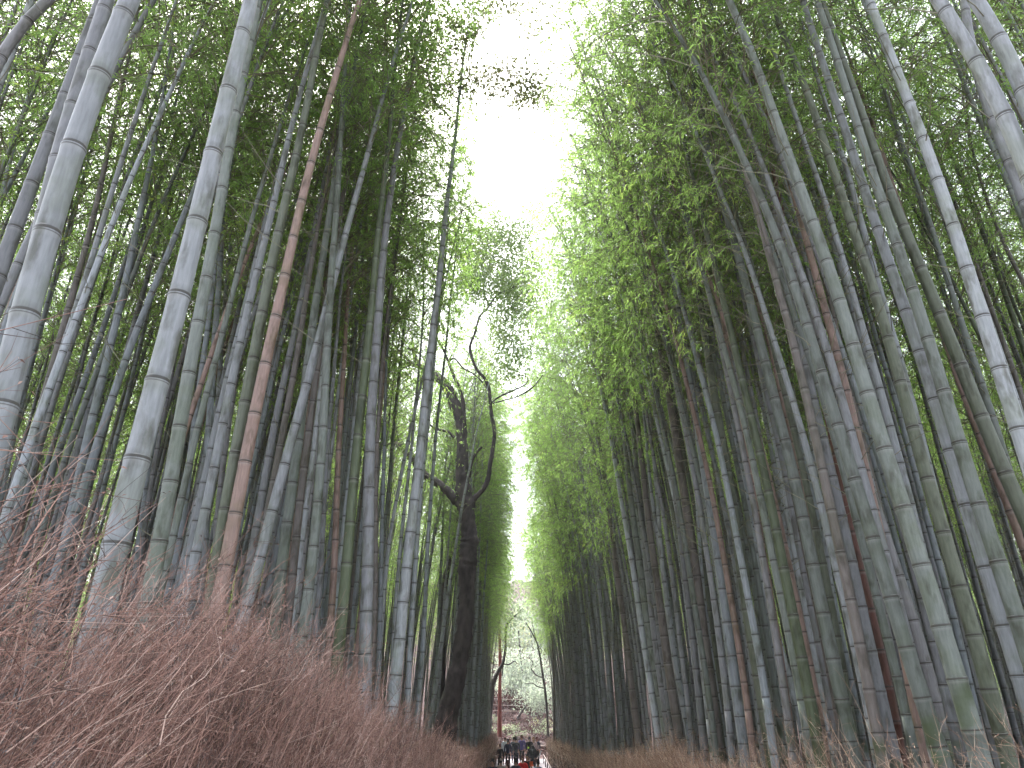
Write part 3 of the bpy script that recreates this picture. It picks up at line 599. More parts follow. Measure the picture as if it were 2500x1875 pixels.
# ------------------------------------------------------------------ brushwood fences
def brush(x0, width, topf, y0, y1, per_m, shoots, rad, length, over, seed, yjit=0):
    r = np.random.default_rng(seed); n = int((y1 - y0) * per_m); y = r.uniform(y0, y1, n); g = gz(y); top = topf(y)
    L = r.uniform(*length, n) ; E = np.radians(r.normal(44, 13, n)); E = np.clip(E, .25, 1.45)
    tz = g + (top - g) * (1 - r.beta(1.0, 2.1, n) * .95) + np.abs(r.normal(0, over, n)) * (r.random(n) < .35)   # where the tip ends
    bz = np.maximum(tz - L * np.sin(E), g)
    base = np.stack([x0 + r.normal(0, width * .4, n), y - .5 * L * np.cos(E), bz], 1)
    d = np.stack([r.normal(0, .16, n), np.cos(E), np.sin(E)], 1); K = 5; t = np.linspace(0, 1, K)
    side = r.normal(0, .10, (n, 3)); P = base[:, None] + d[:, None] * (L[:, None] * t)[..., None] + side[:, None] * (L[:, None] * t ** 2)[..., None]
    P = P + np.cumsum(r.normal(0, .014, P.shape), 1)
    R = rad * r.uniform(.6, 1.5, n)[:, None] * np.linspace(1, .35, K)
    V1, F1 = multi_tube(P, R, 3); c1 = np.repeat(np.clip(r.normal(.5, .3, n), 0, 1), K * 3)
    m = n * shoots; si = np.repeat(np.arange(n), shoots); ti = r.uniform(.6, K - 1.05, m); i0 = ti.astype(int); fr = (ti - i0)[:, None]
    b = P[si, i0] * (1 - fr) + P[si, i0 + 1] * fr; dd = d[si] + r.normal(0, .60, (m, 3)); dd /= np.linalg.norm(dd, axis=1, keepdims=True)
    l = r.uniform(.05, .22, m) * (1 if rad < .003 else 1.6); t3 = np.linspace(0, 1, 3)
    P2 = b[:, None] + dd[:, None] * (l[:, None] * t3)[..., None]; P2[:, 2] += r.normal(0, .012, (m, 3))
    V2, F2 = multi_tube(P2, np.tile(rad * np.array([.6, .45, .25]), (m, 1)), 3); c2 = np.repeat(np.clip(r.normal(.45, .3, m), 0, 1), 9)
    q = m // 2; bi = r.integers(0, m, q); B = P2[bi, 2]; D = dd[bi] + r.normal(0, .6, (q, 3)); ll = r.uniform(.008, .028, q) * (rad / .002) ** .6
    V3, F3 = leaves(B, D, ll, ll * .28); c3 = np.repeat(np.clip(r.normal(.6, .25, q), 0, 1), 4)
    V, F = join([(V1, F1), (V2, F2), (V3, F3)]); return V, F, np.concatenate([c1, c2, c3])

lt = lambda y: np.interp(y, [0, 2, 4, 11, 18, 27, 49, 60], [.42, .36, .24, -.52, -1.15, -1.7, -2.35, -2.8]) + .08 * np.sin(np.asarray(y) * 2.3) + .05 * np.sin(np.asarray(y) * 5.1)
rt = lambda y: np.interp(y, [0, 5, 9, 11.5, 14, 17, 30, 66], [-.52, -.58, -.85, -.95, -.72, -1.15, -1.95, -3.2]) + .06 * np.sin(np.asarray(y) * 1.9)
def fence(name, x0, topf, secs, label, cyr, mat):
    root = empty(name, (x0, 8, float(gz(8))), label=label, cat="fence"); off = np.array([x0, 8, float(gz(8))])
    parts = [brush(x0, *s) for s in secs]; cs = np.concatenate([p[2] for p in parts]); V, F = join([(p[0], p[1]) for p in parts])
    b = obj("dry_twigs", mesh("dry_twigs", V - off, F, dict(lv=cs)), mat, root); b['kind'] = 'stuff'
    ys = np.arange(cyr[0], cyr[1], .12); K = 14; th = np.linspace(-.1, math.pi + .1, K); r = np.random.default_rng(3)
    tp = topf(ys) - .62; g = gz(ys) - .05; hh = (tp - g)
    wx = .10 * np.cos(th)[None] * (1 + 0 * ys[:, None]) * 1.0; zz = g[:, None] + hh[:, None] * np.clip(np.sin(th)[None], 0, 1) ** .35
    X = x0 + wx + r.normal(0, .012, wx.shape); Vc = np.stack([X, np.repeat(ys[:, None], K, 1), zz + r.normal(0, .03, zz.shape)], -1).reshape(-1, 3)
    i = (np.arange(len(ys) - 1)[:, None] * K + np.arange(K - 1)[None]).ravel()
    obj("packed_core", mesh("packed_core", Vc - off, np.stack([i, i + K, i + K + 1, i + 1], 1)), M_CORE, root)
    # bamboo poles that hold the brush together
    for zf in (.35, .7):
        yy = np.arange(cyr[0], cyr[1], .5); PP = np.stack([np.full(len(yy), x0 + (.17 if x0 < 0 else -.17)), yy, gz(yy) + (topf(yy) - gz(yy)) * zf], 1)
        V, F = multi_tube(PP[None] - off, np.full((1, len(yy)), .016), 6); obj("rail", mesh("rail", V, F, dict(seg=np.tile(.5, len(V)), hgt=np.tile(5., len(V))), smooth=True), M_BRAN_R, root)
M_BRAN_R = plain("old_bamboo_rail", (.16, .11, .075), .6, .3, 8)
fence("brushwood_fence", -1.28, lt, [
    (.34, lt, .7, 5.5, 820, 12, .0015, (.35, .95), .16, 11), (.34, lt, 5.0, 13, 480, 9, .0019, (.35, .9), .12, 12),
    (.3, lt, 13, 27, 170, 6, .0034, (.35, .8), .10, 13), (.3, lt, 27, 61, 70, 5, .006, (.4, .8), .10, 14)],
    "tall shaggy reddish brown brushwood fence along the left side of the path", (.6, 61), M_BRUSH)
fence("brushwood_fence", 2.82, rt, [
    (.34, rt, 2.5, 9, 420, 9, .0022, (.4, 1.1), .26, 21), (.34, rt, 9, 17, 330, 8, .0026, (.35, .9), .16, 22),
    (.3, rt, 17, 30, 150, 6, .004, (.35, .8), .12, 23), (.3, rt, 30, 61, 60, 5, .0065, (.4, .8), .10, 24)],
    "lower brushwood fence on the right with long pale loose twigs", (2, 61), M_BRUSH2)

# ------------------------------------------------------------------ the dark forked tree
def limb(pts, Y, ycurl=0.0, sides=10, sub=5, rough=.06, seed=0):
    """pts: (px, py, width px) traced in the photograph, swung in depth by ycurl towards the tip"""
    r = np.random.default_rng(seed); A = np.array(pts, float); n = len(A); t = np.linspace(0, 1, n)
    yy = Y + ycurl * t ** 1.3; P = np.array([img(a, b, y) for (a, b, _), y in zip(A, yy)]); dep = np.array([y / img(a, b)[1] for (a, b, _), y in zip(A, yy)])
    R = A[:, 2] / FPX * dep * .5; tt = np.linspace(0, 1, (n - 1) * sub + 1)
    def cr(v):
        out = []; e = np.vstack([2 * v[0] - v[1], v, 2 * v[-1] - v[-2]])
        for i in range(1, n):
            a, b, c, d = e[i - 1], e[i], e[i + 1], e[i + 2]
            for s in np.arange(sub) / sub: out.append(.5 * (2 * b + (c - a) * s + (2 * a - 5 * b + 4 * c - d) * s ** 2 + (3 * b - a - 3 * c + d) * s ** 3))
        out.append(v[-1]); return np.array(out)
    PP = cr(P); RR = np.maximum(cr(R[:, None])[:, 0], .004) * (1 + r.normal(0, rough, len(PP)))
    V, F = multi_tube(PP[None], RR[None], sides); V = V + r.normal(0, 1, V.shape) * np.repeat(RR, sides)[:, None] * .05
    return V, F, PP
TY = 26.0
trunk_pts = [(1078, 1850, 74), (1083, 1808, 62), (1089, 1769, 56), (1099, 1718, 51), (1111, 1670, 47), (1122, 1612, 43), (1132, 1553, 41), (1138, 1494, 39), (1141, 1435, 40), (1140, 1390, 44), (1144, 1366, 43), (1143, 1340, 42), (1147, 1322, 46), (1145, 1298, 40), (1141, 1262, 37), (1137, 1228, 42), (1131, 1197, 40), (1128, 1158, 31), (1129, 1098, 26), (1126, 1048, 27), (1121, 1015, 27), (1109, 985, 29), (1098, 955, 25), (1078, 929, 22), (1055, 912, 18), (1032, 899, 16), (1018, 886, 12), (1010, 859, 8), (1007, 826, 6)]
tb = img(1083, 1808, TY); tb[2] = gz(TY)
tree = empty("forked_tree", tb, label="dark-barked forked tree rising among the bamboo left of the path", cat="tree")
def tpart(name, pts, ycurl=0, sides=10, seed=0, par=None, Y=TY, off=tb):
    V, F, PP = limb(pts, Y, ycurl, sides, seed=seed); obj(name, mesh(name, V - off, F, smooth=True), M_BARK, par or tree); return PP
tips = []
tpart("trunk", trunk_pts, 0, 18, 1)
tips.append(tpart("limb", [(1128, 1235, 26), (1111, 1217, 25), (1091, 1197, 21), (1065, 1177, 20), (1035, 1158, 20), (1012, 1124, 21), (982, 1091, 21), (965, 1071, 20), (947, 1045, 18), (910, 1012, 16), (872, 985, 13), (843, 965, 10), (803, 945, 8), (730, 912, 6), (650, 880, 4)], 1.5, 10, 2))
tips.append(tpart("limb", [(965, 1075, 10), (949, 1065, 10), (905, 1045, 10), (872, 1022, 9), (843, 1003, 8), (783, 982, 6), (720, 972, 5)], 1.0, 8, 3))
tips.append(tpart("limb", [(1150, 1232, 16), (1158, 1217, 15), (1177, 1197, 12), (1191, 1171, 12), (1197, 1131, 11), (1204, 1091, 10), (1207, 1055, 10), (1201, 1015, 9), (1197, 985, 9), (1194, 952, 9), (1184, 925, 8), (1164, 902, 7), (1151, 869, 7), (1148, 843, 7), (1161, 809, 6), (1171, 773, 6), (1191, 752, 5), (1212, 722, 5), (1245, 705, 4), (1275, 689, 2)], -1.5, 9, 4))
tips.append(tpart("limb", [(1193, 748, 5), (1182, 714, 4), (1182, 680, 4), (1195, 650, 4), (1203, 625, 3), (1220, 600, 2)], 0, 7, 5))
tips.append(tpart("limb", [(1245, 705, 3), (1250, 684, 3), (1241, 655, 3), (1224, 640, 3), (1200, 648, 3)], 0, 6, 6))
tips.append(tpart("limb", [(1198, 985, 4), (1220, 968, 4), (1245, 957, 4), (1283, 938, 3), (1287, 921, 2), (1258, 914, 2)], -1, 6, 7))
tips.append(tpart("limb", [(1202, 985, 4), (1240, 975, 3), (1266, 967, 3), (1300, 946, 3), (1325, 916, 2)], -2, 6, 8))
tips.append(tpart("limb", [(1134, 1160, 12), (1121, 1098, 10), (1131, 1058, 9), (1133, 1015, 9), (1128, 969, 9), (1111, 925, 8), (1098, 892, 7), (1085, 859, 6), (1068, 829, 5)], -.8, 8, 9))
tips.append(tpart("limb", [(1098, 880, 4), (1111, 876, 4), (1131, 899, 4), (1154, 912, 3), (1174, 929, 3), (1191, 952, 3)], 0, 6, 10))
tips.append(tpart("limb", [(1108, 1068, 7), (1095, 1055, 7), (1068, 1048, 7), (1045, 1035, 5), (1015, 1025, 3)], .5, 6, 11))
tpart("stub", [(1144, 1165, 12), (1148, 1140, 10), (1158, 1111, 8), (1177, 1091, 5)], -.3, 7, 12)
tips.append(tpart("limb", [(1032, 899, 9), (1008, 889, 8), (988, 869, 6), (969, 851, 4)], 0, 6, 13))
tips.append(tpart("limb", [(1022, 895, 7), (992, 889, 6), (955, 877, 4), (925, 862, 2)], .5, 6, 14))
def broad_crown(name, centres, rad, n, par, off, mat, seed, Lr=(.07, .12), asp=.42, cl=.25):
    r = np.random.default_rng(seed); C = np.array(centres); k = len(C); nc = max(1, int(n / 24))
    q = C[r.integers(0, k, nc)] + r.normal(0, 1, (nc, 3)) * rad * r.uniform(.3, 1, (nc, 1)); i = np.repeat(np.arange(nc), 24)
    B = q[i] + r.normal(0, cl, (len(i), 3)); D = r.normal(0, 1, B.shape); D[:, 2] -= .5; L = r.uniform(*Lr, len(B))
    V, F = leaves(B, D, L, L * asp, .15); lv = np.repeat(np.clip(r.normal(.5, .18, nc), 0, 1), 24).repeat(4)
    return obj(name, mesh(name, V - off, F, dict(lv=lv)), mat, par)
M_TLEAF = leaf_material("dark_oval_leaf", (.045, .065, .030), (.13, .175, .07), (2.0, 2.2, 1.4), .4, .5)
cc = []
for (a, b) in [(1120, 560), (1150, 575), (1190, 590), (1230, 580), (1270, 590), (1135, 620), (1245, 640), (1215, 700), (1275, 700), (1170, 700), (1130, 680), (1260, 760), (1230, 740), (1230, 800), (1225, 850), (1240, 900), (1300, 640), (1290, 560), (1210, 540), (1155, 640), (1180, 640), (1260, 850), (1290, 760), (1240, 690), (1300, 700), (1150, 700)]: cc.append(img(a, b, TY - 1 + rng.uniform(-1.2, 1.2)))
broad_crown("crown", cc, .68, 27000, tree, tb, M_TLEAF, 31, (.10, .17), .38, .22)
bt = img(1080, 1700, 31.); bt[2] = gz(31)
t2 = empty("dark_tree", bt, label="black leaning trunk half hidden behind the forked tree's left side", cat="tree")
tpart("trunk", [(1076, 1790, 18), (1080, 1640, 16), (1082, 1500, 15), (1086, 1430, 14), (1096, 1375, 12), (1110, 1320, 9), (1118, 1250, 7), (1108, 1150, 5), (1090, 1060, 3)], 0, 9, 15, t2, 31., bt)
broad_crown("crown", [img(1085, 1000, 31.), img(1060, 940, 31.), img(1110, 930, 31.)], .8, 1600, t2, bt, M_TLEAF, 32, (.08, .15), .36)

# leaves of another tree that hang into the gap high up
M_BROWNLEAF = leaf_material("brownish_leaf", (.07, .08, .045), (.17, .17, .09), (1.8, 1.8, 1.2), .4, .8)
hz = [h for h in heroes if h['nm'] == 'L40'][0]; t3 = hz['root']; ob = np.array(t3.location); YO = hz['Y']
def at3(px, py, dy=0): return img(px, py, YO + dy)
lb_ = [[at3(1126, 215), at3(1145, 200), at3(1170, 205), at3(1220, 215), at3(1285, 230)], [at3(1126, 190), at3(1130, 110), at3(1180, 60), at3(1250, 35), at3(1320, 20)], [at3(1126, 200), at3(1090, 205), at3(1070, 215), at3(1050, 230), at3(1030, 250)]]
V, F = multi_tube(np.array(lb_), np.tile(np.linspace(.012, .003, 5), (3, 1)), 5); obj("branchwork", mesh("branchwork", V - ob, F, dict(lv=np.full(len(V), .4))), M_BRAN, t3)
c3 = [at3(a, b, rng.uniform(-.6, .6)) for a, b in [(1070, 200), (1100, 215), (1140, 190), (1165, 205), (1190, 195), (1230, 190), (1250, 215), (1280, 225), (1300, 200), (1270, 120), (1190, 30), (1240, 15), (1280, 25), (1310, 15), (1140, 30), (1090, 60), (1050, 100), (1030, 170), (1060, 245), (1120, 150), (1010, 60), (1160, 5), (1210, -10), (1150, 80), (1080, 140)]]
tag(broad_crown("foliage", c3, .38, 12000, t3, ob, M_BROWNLEAF, 33, (.06, .11), .32, .12), label="brownish leaf sprays hanging into the bright sky gap")

# ------------------------------------------------------------------ far end: slope, fence, trees, shrubs
M_RED = plain("reddish_bark", (.20, .055, .045), .85, .4, 6, .02, (1, 1, .2))
M_FAR = leaf_material("pale_far_leaf", (.15, .16, .145), (.36, .375, .345), (1.5, 1.7, 1.3), .45, .35)
M_FAR2 = leaf_material("grey_green_leaf", (.10, .12, .085), (.27, .30, .23), (1.5, 1.7, 1.3), .45, .35)
def far_tree(name, label, Y, pts, extra, crowns, n, mat, bark, rad, seed, Lr=(.18, .34)):
    off = img(pts[0][0], pts[0][1], Y); off[2] = float(gz(Y)) - .1
    root = empty(name, off, label=label, cat="tree"); P0 = [(pts[0][0], pts[0][1] , pts[0][2])] + pts
    V, F, _ = limb(pts, Y, 0, 8, seed=seed); 
    obj("trunk", mesh("trunk", V - off, F, smooth=True), bark, root)
    for j, e in enumerate(extra):
        V, F, _ = limb(e, Y, .8, 6, seed=seed + j + 1); obj("limb", mesh("limb", V - off, F, smooth=True), bark, root)
    if crowns: broad_crown("crown", [img(a, b, Y + rng.uniform(-1.5, 1.5)) for a, b in crowns], rad, n, root, off, mat, seed, Lr, .5, .55)
    return root
far_tree("red_trunk_tree", "straight red-brown trunk standing at the foot of the far slope", 66, [(1220, 1800, 11), (1220, 1700, 9), (1221, 1640, 8), (1220, 1560, 7), (1218, 1500, 5), (1217, 1430, 4)], [], [(1215, 1440), (1205, 1400), (1225, 1390)], 1500, M_FAR2, M_RED, 1.0, 41)
far_tree("leaning_tree", "dark tree leaning right beside the red trunk at the path's end", 64, [(1192, 1810, 14), (1196, 1740, 13), (1204, 1670, 11), (1216, 1640, 9), (1228, 1618, 8), (1234, 1580, 6), (1235, 1535, 6), (1245, 1515, 5), (1262, 1500, 3), (1273, 1487, 2)], [[(1228, 1621, 4), (1243, 1622, 4), (1255, 1614, 3), (1262, 1620, 2)], [(1226, 1650, 3), (1236, 1535, 2), (1232, 1500, 2)]], [(1240, 1500), (1255, 1480), (1232, 1470)], 900, M_FAR2, M_BARK, .9, 51)
far_tree("thin_dark_tree", "thin dark tree leaning left at the right end of the path", 63, [(1338, 1800, 6), (1336, 1740, 6), (1330, 1680, 6), (1324, 1640, 5), (1318, 1600, 5), (1311, 1570, 4), (1296, 1540, 3), (1284, 1520, 2)], [[(1325, 1654, 4), (1312, 1650, 3), (1302, 1640, 3), (1296, 1630, 2), (1301, 1618, 2), (1290, 1605, 1)], [(1328, 1680, 3), (1312, 1676, 3), (1300, 1668, 2), (1282, 1670, 2)], [(1311, 1570, 3), (1303, 1540, 2), (1298, 1510, 2)]], [], 0, M_FAR, M_BARK, .8, 61)
far_tree("broad_pale_tree", "broad tree with pale grey-green leaves behind the slope's wire fence", 84, [(1284, 1760, 6), (1280, 1700, 5), (1276, 1650, 4), (1270, 1600, 4), (1266, 1540, 3)], [[(1278, 1660, 3), (1262, 1640, 2), (1252, 1625, 2)]], [(1240, 1650), (1262, 1660), (1285, 1655), (1310, 1650), (1250, 1620), (1300, 1620), (1325, 1640), (1235, 1670), (1270, 1675)], 6500, M_FAR, M_BARK, 1.5, 71)
far_tree("white_leaved_tree", "small tree with whitish leaves drooping over the slope fence's right part", 76, [(1262, 1755, 5), (1280, 1728, 5), (1288, 1708, 4), (1292, 1690, 3)], [], [(1300, 1700), (1318, 1695), (1325, 1712), (1308, 1715), (1290, 1690), (1328, 1700)], 2600, M_FAR, M_BARK, .75, 81, (.14, .26))
far_tree("rounded_far_tree", "pale tree on the hill, left part of the path's bright end", 98, [(1225, 1720, 6), (1226, 1640, 5), (1228, 1560, 4)], [], [(1210, 1600), (1230, 1580), (1250, 1560), (1225, 1540), (1245, 1520), (1205, 1560), (1235, 1610)], 5000, M_FAR2, M_BARK, 2.2, 91, (.22, .4))
far_tree("tall_far_tree", "tallest pale tree on the hill, right part of the path's bright end", 104, [(1300, 1720, 6), (1298, 1640, 5), (1296, 1540, 4)], [], [(1290, 1560), (1310, 1570), (1325, 1540), (1305, 1520), (1280, 1530), (1320, 1600), (1295, 1590), (1335, 1580), (1270, 1500)], 6500, M_FAR, M_BARK, 2.3, 101, (.22, .4))
for j, (a, b, Yq, lb2) in enumerate([(1245, 1772, 71.5, "leafy pale shrub low on the slope right of the red trunk"), (1268, 1780, 69.5, "yellow-green shrub at the middle foot of the far slope"), (1318, 1755, 73, "wide pale shrub high on the slope's right side"), (1205, 1770, 71, "small shrub on the slope left of the red trunk"), (1325, 1775, 70.5, "dull green shrub at the slope's right foot"), (1203, 1742, 74.5, "pale shrub under the wire fence, left of the red trunk")]):
    p = img(a, b, Yq); p[2] = float(gz(Yq)); root = empty("shrub", p, label=lb2, cat="shrub", group="shrubs on the far slope")
    sp = np.array([[p, p + [rng.normal(0, .3), rng.normal(0, .2), .5]] for _ in range(9)]); V, F = multi_tube(sp, np.tile([.012, .006], (9, 1)), 4); obj("stems", mesh("stems", V - p, F), M_BARK, root)
    broad_crown("foliage", [p + [q, 0, .45] for q in np.linspace(-.7, .7, 5)], .22, 260, root, p, M_FAR2, 300 + j, (.09, .16), .45, .18)
M_RAIL = plain("pale_weathered_rail", (.34, .27, .24), .8, .2, 10); M_POSTD = plain("dark_post", (.06, .035, .03), .9, .3, 10)
fr = empty("slope_fence", (0, 77.5, float(gz(77.5))), label="pale railed fence crossing the far slope behind the red trunk", cat="fence"); off = np.array([0, 77.5, float(gz(77.5))])
for zt in (.45, .95, 1.5):
    xs = np.linspace(-4, 6, 12); V, F = multi_tube(np.array([[(x, 77.5, off[2] + zt - .03 * x + .015 * math.sin(x * 3)) for x in xs]]), np.full((1, 12), .03), 6); obj("rail", mesh("rail", V - off, F, smooth=True), M_RAIL, fr)
for x in np.arange(-4, 6.1, 2.0):
    V, F = multi_tube(np.array([[(x, 77.56, off[2] - .3), (x, 77.56, off[2] + 1.0), (x, 77.56, off[2] + 1.62)]]), np.full((1, 3), .05), 8); obj("post", mesh("post", V - off, F, smooth=True), M_POSTD, fr)
# dark bank above that fence
M_BANK = leaf_material("dark_red_undergrowth", (.020, .007, .007), (.06, .02, .018), (1.2, .9, .8), .3, .6)
r_ = np.random.default_rng(9); nb_ = 9000; B = np.stack([r_.uniform(-9, 11, nb_), r_.uniform(78.5, 84, nb_), np.zeros(nb_)], 1); B[:, 2] = gz(B[:, 1]) + r_.uniform(0, 1.5, nb_) ** 1.2
D = r_.normal(0, 1, B.shape); L = r_.uniform(.15, .35, nb_); V, F = leaves(B, D, L, L * .45)
tag(obj("undergrowth", mesh("undergrowth", V, F, dict(lv=np.repeat(r_.uniform(.2, .8, nb_), 4))), M_BANK), kind='stuff', label="dark reddish undergrowth covering the bank above the slope fence")
nb_ = 16000; B = np.stack([r_.uniform(-8, 9, nb_), r_.uniform(63, 78, nb_), np.zeros(nb_)], 1); B[:, 2] = gz(B[:, 1]) + .05 + r_.exponential(.12, nb_)
D = r_.normal(0, 1, B.shape); D[:, 2] = np.abs(D[:, 2]) * .6; L = r_.uniform(.1, .25, nb_); V, F = leaves(B, D, L, L * .4)
M_LIT = twig_material("red_fern_litter", [(.022, .007, .006), (.065, .018, .015), (.13, .045, .037)], sc=.5)
tag(obj("leaf_litter", mesh("leaf_litter", V, F, dict(lv=np.repeat(r_.uniform(.1, .9, nb_), 4))), M_LIT), kind='stuff', label="reddish dry ferns and litter on the far slope")
# low rail across the path's end and the handrail along the right fence
e = empty("end_barrier", (.8, 61.6, float(gz(61.6))), label="low pale rail on dark posts closing the path behind the people", cat="barrier"); off = np.array([.8, 61.6, float(gz(61.6))])
V, F = multi_tube(np.array([[(-1.1, 61.6, off[2] + .92), (.8, 61.6, off[2] + .93), (2.7, 61.6, off[2] + .92)]]), np.full((1, 3), .045), 8); obj("rail", mesh("rail", V - off, F, smooth=True), M_RAIL, e)
for x in (-1.0, .2, 1.4, 2.6):
    V, F = multi_tube(np.array([[(x, 61.66, off[2] - .1), (x, 61.66, off[2] + .5), (x, 61.66, off[2] + 1.0)]]), np.full((1, 3), .05), 8); obj("post", mesh("post", V - off, F, smooth=True), M_POSTD, e)
e = empty("handrail", (2.3, 45, float(gz(45))), label="pale bamboo handrail running low along the right fence", cat="rail"); off = np.array([2.3, 45, float(gz(45))])
yy = np.arange(28, 59, 1.0); V, F = multi_tube(np.stack([np.full(len(yy), 2.3), yy, gz(yy) + .55], 1)[None], np.full((1, len(yy)), .04), 8); obj("rail", mesh("rail", V - off, F, smooth=True), M_RAIL, e)
for y in np.arange(28, 59, 3.0):
    V, F = multi_tube(np.array([[(2.3, y, gz(y) - .1), (2.3, y, gz(y) + .3), (2.3, y, gz(y) + .56)]]), np.full((1, 3), .035), 7); obj("post", mesh("post", V - off, F, smooth=True), M_POSTD, e)

# ------------------------------------------------------------------ people
def cloth(name, c, rough=.85): return plain(name, c, rough, .12, 30)
SKIN = plain("skin", (.50, .30, .22), .6, .08, 20)
def skin_obj(name, nodes, edges, mat, parent, sub=1):
    me = bpy.data.meshes.new(name); me.from_pydata([n[:3] for n in nodes], edges, []); o = obj(name, me, mat, parent)
    m = o.modifiers.new("skin", 'SKIN'); m.use_smooth_shade = True
    for v, n in zip(me.skin_vertices[0].data if me.skin_vertices else [], nodes): pass
    for i, n in enumerate(nodes):
        sv = me.skin_vertices[0].data[i]; sv.radius = (n[3], n[4] if len(n) > 4 else n[3]); sv.use_root = (i == 0)
    s = o.modifiers.new("sub", 'SUBSURF'); s.levels = s.render_levels = sub; return o
def person(px, Y, h, label, top, legs, hair, rz=0.0, stride=.12, arm=(.1, .1), long_coat=False, hood=False, beanie=None, longhair=False, group="people on the path"):
    """rz 0 looks away from the camera; arm = forward bend of each elbow"""
    X = (px - 1250) / FPX * (Y / img(px, 1830)[1]); k = h / 1.70
    root = empty("person", (X, Y, float(gz(Y))), label=label, cat="person", group=group); root.rotation_euler.z = rz; root.scale = (k, k, k)
    st = stride
    n = [(0, 0, .93, .125, .10), (0, .01, 1.10, .12, .09), (0, 0, 1.28, .15, .10), (0, 0, 1.42, .10, .075), (0, 0, 1.50, .052), (0, .015, 1.56, .07, .08), (0, .02, 1.62, .078, .092), (0, .01, 1.68, .055, .07)]
    e = [(0, 1), (1, 2), (2, 3), (3, 4), (4, 5), (5, 6), (6, 7)]
    for s, sg_ in ((-1, st), (1, -st)):
        b = len(n); n += [(s * .09, .0, .86, .088), (s * .10, sg_ * .55 + .02, .48, .058), (s * .10, sg_, .09, .04), (s * .11, sg_ + .10, .035, .035), (s * .115, sg_ + .16, .03, .028)]
        e += [(0, b), (b, b + 1), (b + 1, b + 2), (b + 2, b + 3), (b + 3, b + 4)]
        a = arm[0] if s < 0 else arm[1]; b = len(n); hz = 1.10 - .24 * math.cos(a); hy = .24 * math.sin(a)
        n += [(s * .18, 0, 1.40, .055), (s * .22, -.02, 1.11, .042), (s * .22, hy * .9, hz, .028), (s * .22, hy * 1.15 + .01, hz - .07 * math.cos(a), .032, .018)]
        e += [(3, b), (b, b + 1), (b + 1, b + 2), (b + 2, b + 3)]; hb = b + 3; hx, hyy, hzz = n[hb][:3]
        for f, (dx, L) in enumerate(((-.027, .065), (-.009, .075), (.009, .07), (.026, .055))):
            q = len(n); n += [(hx + dx, hyy + .008 + .4 * L * math.sin(a), hzz - .035, .009), (hx + dx, hyy + .014 + L * .5 * math.sin(a), hzz - .035 - L, .0075)]; e += [(hb, q), (q, q + 1)]
        q = len(n); n += [(hx - s * .04, hyy + .03, hzz + .01, .011), (hx - s * .045, hyy + .045, hzz - .025, .009)]; e += [(hb, q), (q, q + 1)]
    skin_obj("body", n, e, SKIN, root)
    # nose and ears
    V, F = multi_tube(np.array([[(0, .105, 1.645), (0, .128, 1.612), (0, .112, 1.60)], [(-.082, .02, 1.635), (-.092, .01, 1.615), (-.082, .015, 1.59)], [(.082, .02, 1.635), (.092, .01, 1.615), (.082, .015, 1.59)]]), np.tile([.008, .014, .008], (3, 1)), 6)
    obj("face", mesh("face", V, F, smooth=True), SKIN, root)
    hem = .55 if long_coat else .84
    c = [(0, 0, .98, .155, .125), (0, 0, 1.14, .15, .12), (0, -.005, 1.30, .175, .13), (0, 0, 1.43, .12, .095), (0, 0, 1.475, .075, .075), (0, .0, hem, .165, .135)]
    ce = [(0, 1), (1, 2), (2, 3), (3, 4), (0, 5)]
    for s in (-1, 1):
        a = arm[0] if s < 0 else arm[1]; b = len(c); hz = 1.10 - .20 * math.cos(a); hy = .20 * math.sin(a); c += [(s * .19, 0, 1.39, .075), (s * .235, -.02, 1.11, .062), (s * .225, hy, hz, .05)]; ce += [(3, b), (b, b + 1), (b + 1, b + 2)]
    if hood: b = len(c); c += [(0, -.02, 1.58, .105, .11), (0, -.01, 1.68, .085, .095)]; ce += [(4, b), (b, b + 1)]
    skin_obj("coat" if long_coat else "jacket", c, ce, top, root)
    l = [(0, 0, .90, .14, .115)]; le = []
    for s, sg_ in ((-1, st), (1, -st)):
        b = len(l); l += [(s * .09, .0, .80, .10), (s * .10, sg_ * .55 + .02, .48, .075), (s * .10, sg_, .12, .06)]; le += [(0, b), (b, b + 1), (b + 1, b + 2)]
        sh = [(s * .10, sg_ - .04, .04, .045), (s * .11, sg_ + .08, .04, .045), (s * .115, sg_ + .18, .03, .032)]; skin_obj("shoe", sh, [(0, 1), (1, 2)], M_SHOE, root)
    skin_obj("trousers", l, le, legs, root)
    if not hood:
        hn = [(0, -.035, 1.665, .085, .085), (0, -.04, 1.60, .085, .07), (0, .02, 1.71, .07, .08)]; he = [(0, 1), (0, 2)]
        if longhair: hn += [(0, -.075, 1.50, .075, .045), (0, -.085, 1.38, .06, .03)]; he += [(1, 3), (3, 4)]
        skin_obj("hair", hn, he, hair, root)
    if beanie: skin_obj("knit_hat", [(0, -.005, 1.66, .105, .115), (0, -.01, 1.73, .085, .09), (0, -.015, 1.79, .045, .045)], [(0, 1), (1, 2)], beanie, root)
    return root, X
